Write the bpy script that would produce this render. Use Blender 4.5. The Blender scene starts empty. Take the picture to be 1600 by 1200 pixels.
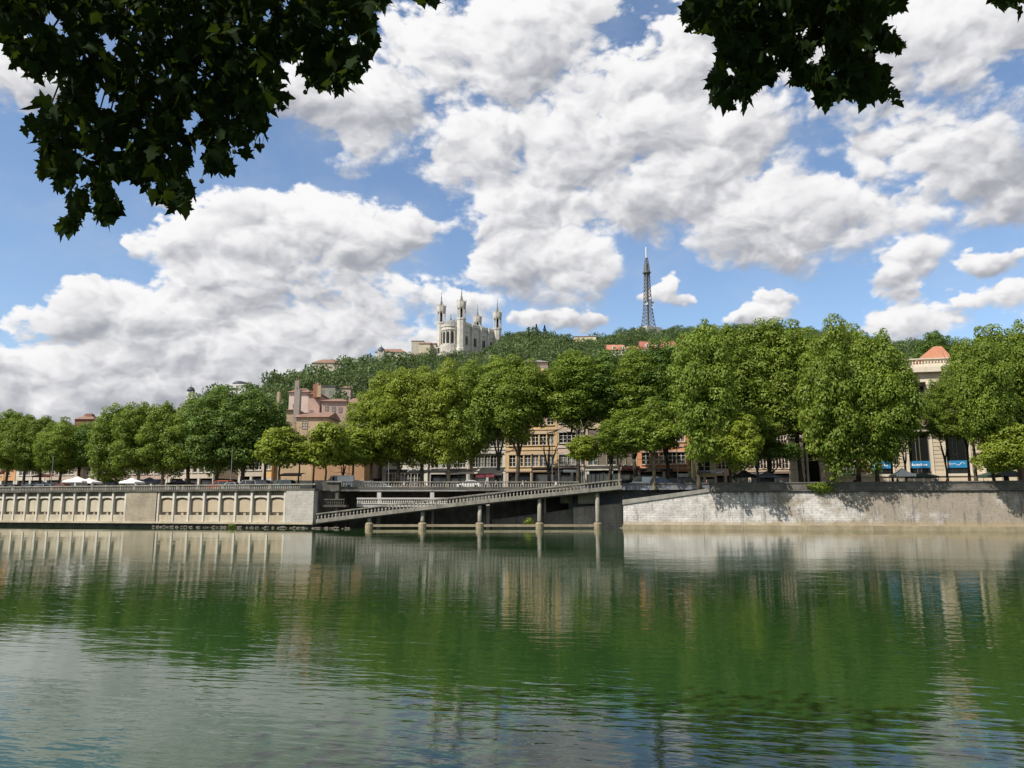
import bpy, bmesh, math, random
import numpy as np
from mathutils import Vector, Matrix, noise as mnoise

random.seed(7)
RS = np.random.RandomState(11)
C = bpy.context.scene.collection
SC = bpy.context.scene
PI = math.pi

# ------------------------------------------------------------------ camera
FPX = 1200.0                      # focal length in pixels of the 1600 wide frame
HORIZON = 792.0
PITCH = math.atan((HORIZON - 600.0) / FPX)
SP, CP = math.sin(PITCH), math.cos(PITCH)
EYE = 3.4
cam_d = bpy.data.cameras.new('camera')
cam_d.sensor_width = 36.0
cam_d.lens = 36.0 * FPX / 1600.0
cam_d.clip_start = 0.1
cam_d.clip_end = 6000.0
cam = bpy.data.objects.new('camera', cam_d)
C.objects.link(cam)
cam.location = (0, 0, EYE)
cam.rotation_euler = (PI / 2 + PITCH, 0, 0)
SC.camera = cam

# ------------------------------------------------------------------ light
SUN_EL = math.radians(49)
SUN_AZ = math.radians(56)         # to the left of straight behind the camera
to_sun = Vector((-math.sin(SUN_AZ) * math.cos(SUN_EL), -math.cos(SUN_AZ) * math.cos(SUN_EL), math.sin(SUN_EL)))
sun_d = bpy.data.lights.new('sun', 'SUN')
sun_d.energy = 5.0
sun_d.angle = math.radians(0.55)
sun_d.color = (1.0, 0.945, 0.86)
sun = bpy.data.objects.new('sun', sun_d)
C.objects.link(sun)
sun.rotation_euler = to_sun.to_track_quat('Z', 'Y').to_euler()
sun.location = (-40, -30, 60)

SC.view_settings.view_transform = 'Standard'
SC.view_settings.look = 'None'
SC.view_settings.exposure = 0.42
SC.view_settings.gamma = 1.0
SC.view_settings.use_curve_mapping = False
SC.render.engine = 'CYCLES'
cy = SC.cycles
cy.max_bounces = 7
cy.diffuse_bounces = 3
cy.glossy_bounces = 3
cy.transmission_bounces = 4
cy.transparent_max_bounces = 6
cy.caustics_reflective = False
cy.caustics_refractive = False
cy.sample_clamp_indirect = 6.0
cy.use_denoising = True


def ray(u, v):
    t = 600.0 - v
    return Vector((u - 800.0, FPX * CP - t * SP, FPX * SP + t * CP))


def at(u, v, D):
    r = ray(u, v)
    k = D / r.y
    return Vector((r.x * k, D, EYE + r.z * k))


def zpx(v, D):
    return at(800, v, D).z


def proj(p):
    """world point -> pixel of the 1600x1200 frame (or None when behind)"""
    x, y, z = p[0], p[1], p[2] - EYE
    d = y * CP + z * SP
    if d < 0.05:
        return None
    return 800 + FPX * x / d, 600 - FPX * (z * CP - y * SP) / d


# ------------------------------------------------------------------ sky (world)
SKY_STRENGTH = 0.124
world = bpy.data.worlds.new('World')
SC.world = world
world.use_nodes = True


class NB:
    """tiny node builder"""
    def __init__(s, tree):
        s.t = tree
        s.n = tree.nodes
        s.l = tree.links

    def new(s, typ, **kw):
        n = s.n.new(typ)
        for k, v in kw.items():
            setattr(n, k, v)
        return n

    def put(s, sock, v):
        if isinstance(v, bpy.types.NodeSocket):
            s.l.new(v, sock)
        elif v is not None:
            sock.default_value = v

    def m(s, op, a, b=None, c=None, clamp=False):
        n = s.new('ShaderNodeMath', operation=op, use_clamp=clamp)
        s.put(n.inputs[0], a)
        s.put(n.inputs[1], b)
        s.put(n.inputs[2], c)
        return n.outputs[0]

    def v(s, op, a, b=None, c=None):
        n = s.new('ShaderNodeVectorMath', operation=op)
        s.put(n.inputs[0], a)
        s.put(n.inputs[1], b)
        if op == 'SCALE':
            s.put(n.inputs[3], c)
        elif c is not None:
            s.put(n.inputs[2], c)
        return n.outputs['Value'] if op in ('DOT_PRODUCT', 'LENGTH') else n.outputs['Vector']

    def sep(s, a):
        n = s.new('ShaderNodeSeparateXYZ')
        s.put(n.inputs[0], a)
        return n.outputs

    def comb(s, x=0.0, y=0.0, z=0.0):
        n = s.new('ShaderNodeCombineXYZ')
        s.put(n.inputs[0], x)
        s.put(n.inputs[1], y)
        s.put(n.inputs[2], z)
        return n.outputs[0]

    def noise(s, vec, scale, detail=4.0, rough=0.5, dist=0.0, col=False):
        n = s.new('ShaderNodeTexNoise')
        n.noise_dimensions = '3D'
        s.put(n.inputs['Vector'], vec)
        n.inputs['Scale'].default_value = scale
        n.inputs['Detail'].default_value = detail
        n.inputs['Roughness'].default_value = rough
        n.inputs['Distortion'].default_value = dist
        return n.outputs['Color' if col else 'Fac']

    def vor(s, vec, scale, detail=0.0, rough=0.5, feature='F1', smooth=0.6, out='Distance', rand=1.0):
        n = s.new('ShaderNodeTexVoronoi')
        n.voronoi_dimensions = '3D'
        n.feature = feature
        s.put(n.inputs['Vector'], vec)
        n.inputs['Scale'].default_value = scale
        n.inputs['Detail'].default_value = detail
        n.inputs['Roughness'].default_value = rough
        n.inputs['Randomness'].default_value = rand
        if feature == 'SMOOTH_F1':
            n.inputs['Smoothness'].default_value = smooth
        return n.outputs[out]

    def ss(s, x, lo, hi):
        n = s.new('ShaderNodeMapRange', interpolation_type='SMOOTHSTEP', clamp=True)
        s.put(n.inputs['Value'], x)
        s.put(n.inputs['From Min'], lo)
        s.put(n.inputs['From Max'], hi)
        n.inputs['To Min'].default_value = 0.0
        n.inputs['To Max'].default_value = 1.0
        return n.outputs[0]

    def mr(s, x, lo, hi, a, b):
        n = s.new('ShaderNodeMapRange', clamp=True)
        s.put(n.inputs['Value'], x)
        n.inputs['From Min'].default_value = lo
        n.inputs['From Max'].default_value = hi
        s.put(n.inputs['To Min'], a)
        s.put(n.inputs['To Max'], b)
        return n.outputs[0]

    def mix(s, f, a, b, blend='MIX'):
        n = s.new('ShaderNodeMix', data_type='RGBA', blend_type=blend)
        s.put(n.inputs[0], f)
        for sock, val in ((n.inputs[6], a), (n.inputs[7], b)):
            if isinstance(val, (tuple, list)) and len(val) == 3:
                val = (*val, 1.0)
            s.put(sock, val)
        return n.outputs[2]


# cumulus clouds: centre and half size in pixels of the photograph, weight
CLOUDS = [
    # upper middle mass
    (690, 60, 95, 80), (800, 95, 125, 105), (745, 200, 95, 85), (850, 235, 110, 75), (700, 262, 46, 30),
    (525, 165, 80, 62), (600, 150, 60, 50), (560, 225, 45, 38), (455, 150, 55, 50),
    (985, 205, 115, 85), (1010, 145, 60, 40), (1090, 90, 85, 60), (1110, 215, 110, 90), (1010, 310, 120, 55), (1130, 320, 95, 78), (1175, 345, 55, 55),
    (1260, 385, 85, 45), (1290, 345, 50, 40), (1190, 400, 60, 30),
    (1270, 130, 170, 85), (1430, 90, 170, 110), (1560, 120, 130, 150), (1460, 230, 110, 60), (1385, 262, 50, 44), (1345, 228, 26, 18),
    (1530, 280, 90, 70), (1440, 320, 100, 45), (1360, 355, 60, 30), (1590, 310, 40, 38), (1180, 20, 150, 60),
    (840, 15, 60, 40),
    # middle
    (800, 350, 75, 52), (850, 405, 98, 62), (925, 405, 44, 44), (780, 430, 50, 40), (830, 315, 80, 30),
    # left castle of cloud
    (390, 355, 72, 46), (290, 385, 62, 40), (470, 385, 95, 68), (560, 400, 75, 60), (640, 375, 48, 38), 
    (420, 450, 150, 60), (590, 470, 85, 52), (670, 475, 62, 42), (735, 478, 32, 26), (212, 395, 20, 14),
    (155, 465, 52, 30), (150, 510, 75, 48), (280, 520, 130, 55), (420, 540, 170, 52), (60, 580, 120, 38), (230, 600, 200, 60),
    (70, 640, 170, 55), (200, 650, 150, 60), (340, 640, 140, 60), (20, 560, 90, 30), (330, 580, 120, 60), (620, 540, 90, 36), (480, 590, 120, 40),
    # small ones
    (1018, 458, 17, 12), (1040, 446, 15, 18), (1052, 466, 24, 13), (1068, 462, 10, 12), (1145, 488, 34, 12), (1178, 480, 30, 17), (1218, 486, 32, 12),
    (815, 503, 26, 13), (860, 508, 40, 12), (925, 503, 22, 14),
    (1385, 500, 50, 22), (1450, 498, 70, 30), (1530, 490, 70, 36), (1580, 472, 50, 32), (1640, 490, 60, 34), (1410, 412, 44, 20), (1385, 436, 34, 18), (1400, 462, 44, 18), (1560, 415, 50, 14),
    (20, 110, 60, 45), (80, 130, 40, 25), (262, 324, 28, 9),
]


def az_el(u, v):
    r = ray(u, v)
    return math.atan2(r.x, r.y), math.atan2(r.z, math.hypot(r.x, r.y))


def build_world():
    nt = world.node_tree
    nt.nodes.clear()
    b = NB(nt)
    tc = b.new('ShaderNodeTexCoord').outputs['Generated']
    d = b.v('NORMALIZE', tc)
    x, y, z = b.sep(d)
    az = b.m('ARCTAN2', x, y)
    el = b.m('ARCSINE', z)
    q = b.comb(az, el, 0.0)
    dn = b.v('MULTIPLY', d, (1.0, 1.0, 1.5))
    # large and small warps
    w1 = b.v('SUBTRACT', b.noise(dn, 9.0, 4.0, 0.6, col=True), (0.5, 0.5, 0.5))
    q = b.v('MULTIPLY_ADD', w1, (0.085, 0.075, 0.0), q)
    K = 1.5
    sw, sn = None, None
    for i, (u, v, ru, rv) in enumerate(CLOUDS):
        if i and i % 6 == 0:      # keeps the shader compiler from holding every term at once
            q = b.v('MULTIPLY_ADD', sn, (1e-9, 1e-9, 1e-9), q)
        a, e = az_el(u, v)
        a1, _ = az_el(u + ru, v)
        _, e1 = az_el(u, v - rv)
        ra, re = abs(a1 - a), abs(e1 - e)
        n = b.v('MULTIPLY_ADD', q, (1 / ra, 1 / re, 0.0), (-a / ra, -e / re, 0.0))
        r2 = b.v('DOT_PRODUCT', n, n)
        w = b.m('POWER', math.exp(-K), r2)
        sw = w if sw is None else b.m('ADD', sw, w)
        sn = b.v('MULTIPLY', n, w) if sn is None else b.v('MULTIPLY_ADD', n, w, sn)
    swc = b.m('MAXIMUM', sw, 1e-6)
    B = b.m('MULTIPLY_ADD', b.m('LOGARITHM', swc, math.e), 1 / K, 1.0)     # smooth maximum of 1 - r2
    nrm = b.v('SCALE', sn, None, b.m('DIVIDE', 1.0, swc))
    _, ny, _z = b.sep(nrm)
    nx = b.sep(nrm)[0]
    # the same kind of sky goes on outside the frame
    cover = b.noise(dn, 2.1, 3.0, 0.5)
    Bo = b.m('MULTIPLY_ADD', cover, 9.0, -4.3)
    outw = b.m('MAXIMUM', b.ss(b.m('ABSOLUTE', az), 0.60, 0.78), b.ss(el, 0.62, 0.78))
    B = b.m('MAXIMUM', b.m('MINIMUM', B, b.m('MULTIPLY_ADD', outw, -8.0, 4.0)), b.m('MULTIPLY_ADD', b.m('SUBTRACT', 1.0, outw), -8.0, Bo))
    B = b.m('MINIMUM', B, 1.6)
    # billows: rounded cells in several sizes; second look-up towards the sun gives the light side
    lift = (-0.009, -0.004, 0.017)

    def billow(vec):
        a_ = b.vor(vec, 9.5, 3.0, 0.56)
        return b.m('POWER', a_, 1.6)
    v0 = dn
    v0 = b.v('MULTIPLY_ADD', w1, (0.09, 0.09, 0.09), dn)
    v1 = b.v('ADD', v0, lift)
    b0 = billow(v0)
    b1 = billow(v1)
    fine = b.noise(dn, 36.0, 5.0, 0.68)
    dens = b.m('ADD', B, b.m('MULTIPLY_ADD', b0, -1.4, 2.24))
    dens = b.m('ADD', dens, b.m('MULTIPLY_ADD', fine, 2.3, -1.15))
    # tops are crisp, undersides are soft
    softness = b.mr(ny, -0.6, 0.5, 1.7, 0.7)
    alpha = b.ss(dens, 0.0, softness)
    # light: tops and sun side bright, bases grey
    rel = b.m('SUBTRACT', b1, b0)
    lit = b.m('MULTIPLY_ADD', ny, 0.40, 0.62)
    lit = b.m('MULTIPLY_ADD', nx, -0.10, lit)
    lit = b.m('MULTIPLY_ADD', rel, 0.60, lit)
    lit = b.m('MULTIPLY_ADD', b.m('SUBTRACT', fine, 0.5), 0.22, lit)
    lit = b.m('MULTIPLY_ADD', b.m('SUBTRACT', b.noise(dn, 5.0, 3.0, 0.5), 0.5), 0.55, lit)
    lit = b.m('MULTIPLY_ADD', b.ss(dens, 0.3, 2.8), -0.20, lit)
    lit = b.m('SMOOTH_MIN', b.m('MAXIMUM', lit, 0.0), 1.0, 0.25)
    litc = b.ss(lit, -0.1, 1.0)
    s = 1.0 / SKY_STRENGTH
    ccol = b.mix(litc, (0.27 * s, 0.28 * s, 0.315 * s), (0.72 * s, 0.715 * s, 0.72 * s))
    sky = b.new('ShaderNodeTexSky')
    sky.sky_type = 'NISHITA'
    sky.sun_disc = False
    sky.sun_elevation = SUN_EL
    sky.sun_rotation = math.atan2(to_sun.x, to_sun.y)
    sky.altitude = 200
    sky.air_density = 1.0
    sky.dust_density = 0.6
    sky.ozone_density = 2.6
    # thin veil between the clouds
    veil = b.m('MULTIPLY', b.ss(b.noise(dn, 6.0, 5.0, 0.6), 0.42, 0.85), 0.35)
    base = b.mix(veil, sky.outputs[0], (0.48 * s, 0.52 * s, 0.58 * s))
    col = b.mix(alpha, base, ccol)
    bg = b.new('ShaderNodeBackground')
    b.l.new(col, bg.inputs[0])
    bg.inputs[1].default_value = SKY_STRENGTH
    out = b.new('ShaderNodeOutputWorld')
    b.l.new(bg.outputs[0], out.inputs[0])


build_world()
world.cycles.sampling_method = 'MANUAL'
world.cycles.sample_map_resolution = 512


# ------------------------------------------------------------------ materials
def mat(name, col, rough=0.85, var=0.0, vscale=1.0, var2=None, bump=0.0, bscale=8.0, spec=0.3, metal=0.0, extra=None):
    m = bpy.data.materials.new(name)
    m.use_nodes = True
    nt = m.node_tree
    nt.nodes.clear()
    b = NB(nt)
    out = b.new('ShaderNodeOutputMaterial')
    p = b.new('ShaderNodeBsdfPrincipled')
    b.l.new(p.outputs[0], out.inputs[0])
    p.inputs['Roughness'].default_value = rough
    p.inputs['Metallic'].default_value = metal
    p.inputs['Specular IOR Level'].default_value = spec
    pos = b.new('ShaderNodeNewGeometry').outputs['Position']
    c = (*col, 1.0)
    if var > 0:
        n = b.noise(pos, vscale, 5.0, 0.6)
        f = b.ss(n, 0.3, 0.72)
        dark = var2 if var2 else tuple(x * (1 - var) for x in col)
        c = b.mix(f, dark, col)
        n2 = b.noise(pos, vscale * 9, 3.0, 0.6)
        c = b.mix(b.m('MULTIPLY', b.ss(n2, 0.35, 0.75), var * 0.6), c, tuple(x * 0.6 for x in col))
    if extra:
        c = extra(b, pos, c)
    b.put(p.inputs['Base Color'], c)
    if bump > 0:
        bn = b.new('ShaderNodeBump')
        bn.inputs['Strength'].default_value = bump
        bn.inputs['Distance'].default_value = 0.1
        b.l.new(b.noise(pos, bscale, 4.0, 0.6), bn.inputs['Height'])
        b.l.new(bn.outputs[0], p.inputs['Normal'])
    return m


def drips(amount, col, zs=0.15, hs=1.6):
    """rain streaks and grime that run down a face"""
    def f(b, pos, c):
        x, y, z = b.sep(pos)
        n = b.noise(b.comb(b.m('MULTIPLY', x, hs), b.m('MULTIPLY', y, hs), b.m('MULTIPLY', z, zs)), 1.0, 4.0, 0.65)
        return b.mix(b.m('MULTIPLY', b.ss(n, 0.48, 0.72), amount), c, col)
    return f


def masonry(bw, bh, mortar, rot, amount, stain=None):
    """courses of stone along a wall that runs at angle rot"""
    def f(b, pos, c):
        x, y, z = b.sep(pos)
        along = b.m('ADD', b.m('MULTIPLY', x, math.cos(rot)), b.m('MULTIPLY', y, math.sin(rot)))
        n = b.new('ShaderNodeTexBrick')
        wob = b.m('MULTIPLY', b.noise(pos, 0.8, 2.0), 0.12)
        b.put(n.inputs['Vector'], b.comb(along, b.m('ADD', z, wob), 0.0))
        n.inputs['Scale'].default_value = 1.0
        n.inputs['Brick Width'].default_value = bw
        n.inputs['Row Height'].default_value = bh
        n.inputs['Mortar Size'].default_value = mortar
        n.inputs['Mortar Smooth'].default_value = 0.2
        n.inputs['Color1'].default_value = (1, 1, 1, 1)
        n.inputs['Color2'].default_value = (0.66, 0.66, 0.66, 1)
        n.inputs['Mortar'].default_value = (0.22, 0.21, 0.20, 1)
        c = b.mix(amount, c, n.outputs[0], 'MULTIPLY')
        if stain:
            c = stain(b, pos, c)
        return c
    return f


ROT_R = math.atan2(-0.25, 1.0)
ROT_L = math.atan2(-0.29, 1.0)


def right_stain(b, pos, c):
    x, y, z = b.sep(pos)
    # the stone gets browner and more patchy to the right, and is tide-stained near the water
    n = b.noise(b.comb(b.m('MULTIPLY', x, 0.6), y, b.m('MULTIPLY', z, 0.8)), 0.45, 6.0, 0.66)
    f = b.m('MULTIPLY', b.ss(b.m('ADD', n, b.mr(x, 25, 66, -0.16, 0.14)), 0.40, 0.62), 0.85)
    c = b.mix(f, c, (0.23, 0.19, 0.14))
    n2 = b.noise(b.comb(b.m('MULTIPLY', x, 1.3), y, b.m('MULTIPLY', z, 0.14)), 1.0, 5.0, 0.7)
    c = b.mix(b.m('MULTIPLY', b.ss(n2, 0.52, 0.64), 0.6), c, (0.10, 0.095, 0.085))
    nb = b.m('ADD', z, b.m('MULTIPLY', b.noise(b.comb(b.m('MULTIPLY', x, 1.6), y, b.m('MULTIPLY', z, 0.2)), 1.0, 4.0, 0.7), 2.6))
    c = b.mix(b.m('MULTIPLY', b.ss(nb, 6.6, 7.0), 0.75), c, (0.075, 0.07, 0.062))
    n4 = b.noise(pos, 3.2, 4.0, 0.7)
    c = b.mix(b.m('MULTIPLY', b.ss(n4, 0.54, 0.64), 0.5), c, (0.09, 0.085, 0.075))
    n3 = b.m('ADD', z, b.m('MULTIPLY', b.noise(pos, 0.7, 4.0), 1.2))
    c = b.mix(b.m('MULTIPLY', b.m('SUBTRACT', 1.0, b.ss(n3, 1.3, 2.2)), 0.65), c, (0.30, 0.235, 0.13))
    return c


M = {}
M['stone_right'] = mat('pale limestone masonry', (0.63, 0.60, 0.56), 0.9, 0.35, 0.6, bump=0.5, bscale=3.0,
                       extra=masonry(1.1, 0.36, 0.03, ROT_R, 0.42, right_stain))
M['stone_dark'] = mat('weathered grey coping stone', (0.15, 0.145, 0.13), 0.9, 0.4, 0.8, bump=0.4, extra=drips(0.6, (0.05, 0.05, 0.045)))
M['plinth'] = mat('tan tide-stained plinth', (0.33, 0.275, 0.18), 0.8, 0.35, 0.6, bump=0.3, extra=drips(0.5, (0.16, 0.15, 0.09)))
M['stone_block'] = mat('light brick-coursed pier stone', (0.50, 0.47, 0.42), 0.9, 0.2, 0.5, bump=0.3,
                       extra=masonry(0.62, 0.24, 0.02, ROT_L, 0.55, drips(0.35, (0.28, 0.24, 0.18))))
M['stone_block_tan'] = mat('tan brick-coursed pier stone', (0.40, 0.34, 0.25), 0.9, 0.3, 0.4, bump=0.3,
                           extra=masonry(0.62, 0.24, 0.02, ROT_L, 0.5, drips(0.5, (0.22, 0.19, 0.15))))
M['conc'] = mat('pale concrete', (0.60, 0.56, 0.48), 0.85, 0.2, 0.7, bump=0.2, extra=drips(0.5, (0.30, 0.26, 0.20)))
M['conc_panel'] = mat('sandy concrete panel', (0.46, 0.375, 0.265), 0.85, 0.15, 0.5, bump=0.15, extra=drips(0.4, (0.30, 0.25, 0.18)))
M['conc_back'] = mat('grey-tan recessed concrete', (0.40, 0.34, 0.26), 0.9, 0.3, 0.5, extra=drips(0.6, (0.16, 0.13, 0.10)))
M['conc_base'] = mat('stained concrete base band', (0.50, 0.44, 0.33), 0.85, 0.3, 0.4, extra=drips(0.55, (0.27, 0.19, 0.09)))
M['conc_dark'] = mat('dark old concrete with shade', (0.13, 0.12, 0.10), 0.9, 0.5, 0.6, bump=0.3, extra=drips(0.6, (0.04, 0.04, 0.035)))  # dark tone also holds the shade of recesses, undersides and the corner pier
M['conc_grey'] = mat('weathered grey concrete', (0.30, 0.28, 0.235), 0.9, 0.35, 0.7, bump=0.3, extra=drips(0.7, (0.10, 0.085, 0.06)))
M['conc_pale'] = mat('pale painted concrete beam', (0.50, 0.48, 0.44), 0.8, 0.15, 0.6, extra=drips(0.4, (0.25, 0.22, 0.18)))
M['baluster'] = mat('worn concrete baluster', (0.36, 0.34, 0.29), 0.9, 0.3, 1.5)
M['baluster_light'] = mat('pale concrete baluster', (0.50, 0.48, 0.43), 0.9, 0.2, 1.5)
M['asphalt'] = mat('asphalt', (0.055, 0.055, 0.055), 0.9, 0.2, 2.0)
M['paving'] = mat('dusty promenade', (0.26, 0.235, 0.19), 0.95, 0.3, 0.5)
M['soil'] = mat('hillside undergrowth', (0.045, 0.07, 0.02), 0.95, 0.5, 0.08)
M['near_quay'] = mat('cobbled lower quay', (0.16, 0.15, 0.13), 0.9, 0.4, 1.0, bump=0.5)
M['riverbed'] = mat('riverbed', (0.03, 0.04, 0.02), 0.9)
M['rock'] = mat('wet rubble', (0.16, 0.14, 0.11), 0.7, 0.5, 2.0, bump=0.6)
M['bark'] = mat('mottled plane bark', (0.27, 0.235, 0.165), 0.9, 0.6, 1.2, bump=0.4)
M['bark_dark'] = mat('dark plane bark', (0.085, 0.07, 0.05), 0.9, 0.5, 1.5, bump=0.4)
M['twig'] = mat('dark twig bark', (0.05, 0.045, 0.03), 0.9)
M['glass'] = mat('window glass', (0.02, 0.024, 0.028), 0.08, spec=0.8)
M['glass_curtain'] = mat('window glass with pale curtain', (0.20, 0.19, 0.17), 0.25, spec=0.6)
M['white'] = mat('white painted wood', (0.60, 0.58, 0.54), 0.6, 0.1, 2.0)
M['white_cloth'] = mat('white canvas', (0.80, 0.80, 0.80), 0.8, 0.05, 0.8)
M['grey_cloth'] = mat('slate grey canvas', (0.13, 0.145, 0.17), 0.8, 0.1, 0.8)
M['blue_cloth'] = mat('blue-grey canvas', (0.20, 0.26, 0.33), 0.8, 0.1, 0.8)
M['black_cloth'] = mat('black canvas', (0.018, 0.018, 0.02), 0.8)
M['green_cloth'] = mat('dark green canvas', (0.05, 0.075, 0.06), 0.8, 0.1, 0.8)
M['beige_cloth'] = mat('beige awning canvas', (0.42, 0.37, 0.30), 0.8, 0.15, 0.8)
M['maroon_cloth'] = mat('maroon awning canvas', (0.16, 0.035, 0.04), 0.8, 0.15, 0.8)
M['metal_dark'] = mat('dark painted metal', (0.03, 0.032, 0.034), 0.5, metal=0.3)
M['metal_grey'] = mat('galvanised pole', (0.22, 0.23, 0.23), 0.5, metal=0.5)
M['metal_brown'] = mat('rusty brown cast iron', (0.13, 0.075, 0.06), 0.6)
M['rubber'] = mat('tyre rubber', (0.015, 0.015, 0.015), 0.8)
M['rim'] = mat('alloy', (0.45, 0.45, 0.46), 0.35, metal=0.8)
M['lamp'] = mat('headlamp glass', (0.6, 0.6, 0.58), 0.15, spec=0.8)
M['tail'] = mat('red lamp glass', (0.35, 0.01, 0.01), 0.2, spec=0.8)
M['cargl'] = mat('car glass', (0.012, 0.015, 0.018), 0.05, spec=1.0)
M['dark_in'] = mat('shadowy interior', (0.02, 0.018, 0.016), 0.9)
M['tile'] = mat('faded red roof tiles', (0.25, 0.15, 0.11), 0.9, 0.35, 0.8, extra=None)
M['tile_or'] = mat('orange roof tiles', (0.38, 0.165, 0.095), 0.9, 0.2, 0.8)
M['slate'] = mat('dark slate roof', (0.06, 0.065, 0.08), 0.6, 0.3, 0.8)
M['banner'] = mat('bright blue banner', (0.02, 0.19, 0.40), 0.6)
M['ink'] = mat('white print', (0.75, 0.78, 0.80), 0.6)
M['poster_red'] = mat('red poster board', (0.22, 0.035, 0.03), 0.6)
M['poster_tan'] = mat('tan poster sheet', (0.45, 0.33, 0.24), 0.7)
M['shutter'] = mat('grey-brown shutter', (0.17, 0.145, 0.11), 0.8, 0.2, 2.0)
M['shutter_grey'] = mat('pale grey shutter', (0.36, 0.36, 0.34), 0.8, 0.2, 2.0)


def wallmat(name, col, var=0.18):
    return mat(name, col, 0.9, var, 0.35, bump=0.1, extra=drips(0.35, tuple(c * 0.6 for c in col), 0.1, 0.7))


# ------------------------------------------------------------------ mesh helpers
class MB:
    def __init__(s):
        s.v = []
        s.f = []

    def face(s, pts):
        n = len(s.v)
        s.v += [tuple(p) for p in pts]
        s.f.append(tuple(range(n, n + len(pts))))

    def box(s, x0, x1, y0, y1, z0, z1):
        n = len(s.v)
        s.v += [(x0, y0, z0), (x1, y0, z0), (x1, y1, z0), (x0, y1, z0), (x0, y0, z1), (x1, y0, z1), (x1, y1, z1), (x0, y1, z1)]
        for q in ((0, 3, 2, 1), (4, 5, 6, 7), (0, 1, 5, 4), (1, 2, 6, 5), (2, 3, 7, 6), (3, 0, 4, 7)):
            s.f.append(tuple(n + i for i in q))
        return s

    def hexa(s, bottom, top):
        """two quads (same order) joined into a solid"""
        n = len(s.v)
        s.v += [tuple(p) for p in bottom] + [tuple(p) for p in top]
        k = len(bottom)
        s.f.append(tuple(n + i for i in reversed(range(k))))
        s.f.append(tuple(n + k + i for i in range(k)))
        for i in range(k):
            j = (i + 1) % k
            s.f.append((n + i, n + j, n + k + j, n + k + i))
        return s

    def extrude_y(s, pts, y0, y1):
        """polygon in x,z (counter-clockwise seen from -y) given thickness"""
        return s.hexa([(x, y1, z) for x, z in pts], [(x, y0, z) for x, z in pts])

    def prism_z(s, pts, z0, z1):
        return s.hexa([(x, y, z0) for x, y in pts], [(x, y, z1) for x, y in pts])

    def lathe(s, prof, n=10, cx=0.0, cy=0.0):
        """prof: list of (radius, z)"""
        base = len(s.v)
        for r, z in prof:
            for i in range(n):
                a = 2 * PI * (i + 0.5) / n
                s.v.append((cx + r * math.cos(a), cy + r * math.sin(a), z))
        for k in range(len(prof) - 1):
            for i in range(n):
                j = (i + 1) % n
                s.f.append((base + k * n + i, base + k * n + j, base + (k + 1) * n + j, base + (k + 1) * n + i))
        s.f.append(tuple(base + i for i in reversed(range(n))))
        s.f.append(tuple(base + (len(prof) - 1) * n + i for i in range(n)))
        return s

    def tube(s, pts, rad, n=7):
        base = len(s.v)
        P = [Vector(p) for p in pts]
        up = Vector((0.13, 0.31, 0.94)).normalized()
        for k, p in enumerate(P):
            t = (P[min(k + 1, len(P) - 1)] - P[max(k - 1, 0)]).normalized()
            a = t.cross(up)
            if a.length < 0.05:
                a = t.cross(Vector((1, 0, 0)))
            a.normalize()
            b = t.cross(a)
            r = rad[k] if isinstance(rad, (list, tuple)) else rad
            for i in range(n):
                w = 2 * PI * i / n
                s.v.append(tuple(p + a * (r * math.cos(w)) + b * (r * math.sin(w))))
        for k in range(len(P) - 1):
            for i in range(n):
                j = (i + 1) % n
                s.f.append((base + k * n + i, base + k * n + j, base + (k + 1) * n + j, base + (k + 1) * n + i))
        s.f.append(tuple(base + i for i in reversed(range(n))))
        s.f.append(tuple(base + (len(P) - 1) * n + i for i in range(n)))
        return s

    def mesh(s, name, m):
        me = bpy.data.meshes.new(name)
        me.from_pydata(s.v, [], s.f)
        me.materials.append(m)
        bm = bmesh.new()
        bm.from_mesh(me)
        bmesh.ops.recalc_face_normals(bm, faces=bm.faces)
        bm.to_mesh(me)
        bm.free()
        return me

    def build(s, name, m, parent=None, smooth=False):
        me = s.mesh(name, m)
        if smooth:
            me.polygons.foreach_set('use_smooth', [True] * len(me.polygons))
        return link(name, me, parent)


def link(name, me, parent=None, loc=None):
    o = bpy.data.objects.new(name, me)
    C.objects.link(o)
    if parent:
        o.parent = parent
    if loc:
        o.location = loc
    return o


def np_mesh(name, V, F, m, smooth=False):
    """V (n,3) float, F (k,m) int array of equal sized faces"""
    me = bpy.data.meshes.new(name)
    V = np.ascontiguousarray(V, dtype=np.float32)
    F = np.ascontiguousarray(F, dtype=np.int32)
    k, q = F.shape
    me.vertices.add(len(V))
    me.vertices.foreach_set('co', V.ravel())
    me.loops.add(k * q)
    me.loops.foreach_set('vertex_index', F.ravel())
    me.polygons.add(k)
    me.polygons.foreach_set('loop_start', np.arange(0, k * q, q, dtype=np.int32))
    if smooth:
        me.polygons.foreach_set('use_smooth', np.ones(k, dtype=bool))
    me.materials.append(m)
    me.update(calc_edges=True)
    return me


def tag(o, label=None, cat=None, group=None, kind=None):
    if label:
        o['label'] = label
    if cat:
        o['category'] = cat
    if group:
        o['group'] = group
    if kind:
        o['kind'] = kind
    return o


def thing(name, label, cat, loc=(0, 0, 0), rz=0.0, group=None):
    o = bpy.data.objects.new(name, None)
    C.objects.link(o)
    o.empty_display_size = 0.5
    o.location = loc
    o.rotation_euler = (0, 0, rz)
    return tag(o, label, cat, group)


def kids(o):
    return [c for c in bpy.data.objects if c.parent == o]


def copy_tree(o, parent=None, cmap=None, top=True, table=None):
    if table is None:
        table = {}
        for x in bpy.data.objects:
            if x.parent:
                table.setdefault(x.parent.name, []).append(x)
    c = o.copy()
    C.objects.link(c)
    c.parent = parent
    for ch in table.get(o.name, []):
        copy_tree(ch, c, cmap, False, table)
    return c


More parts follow.
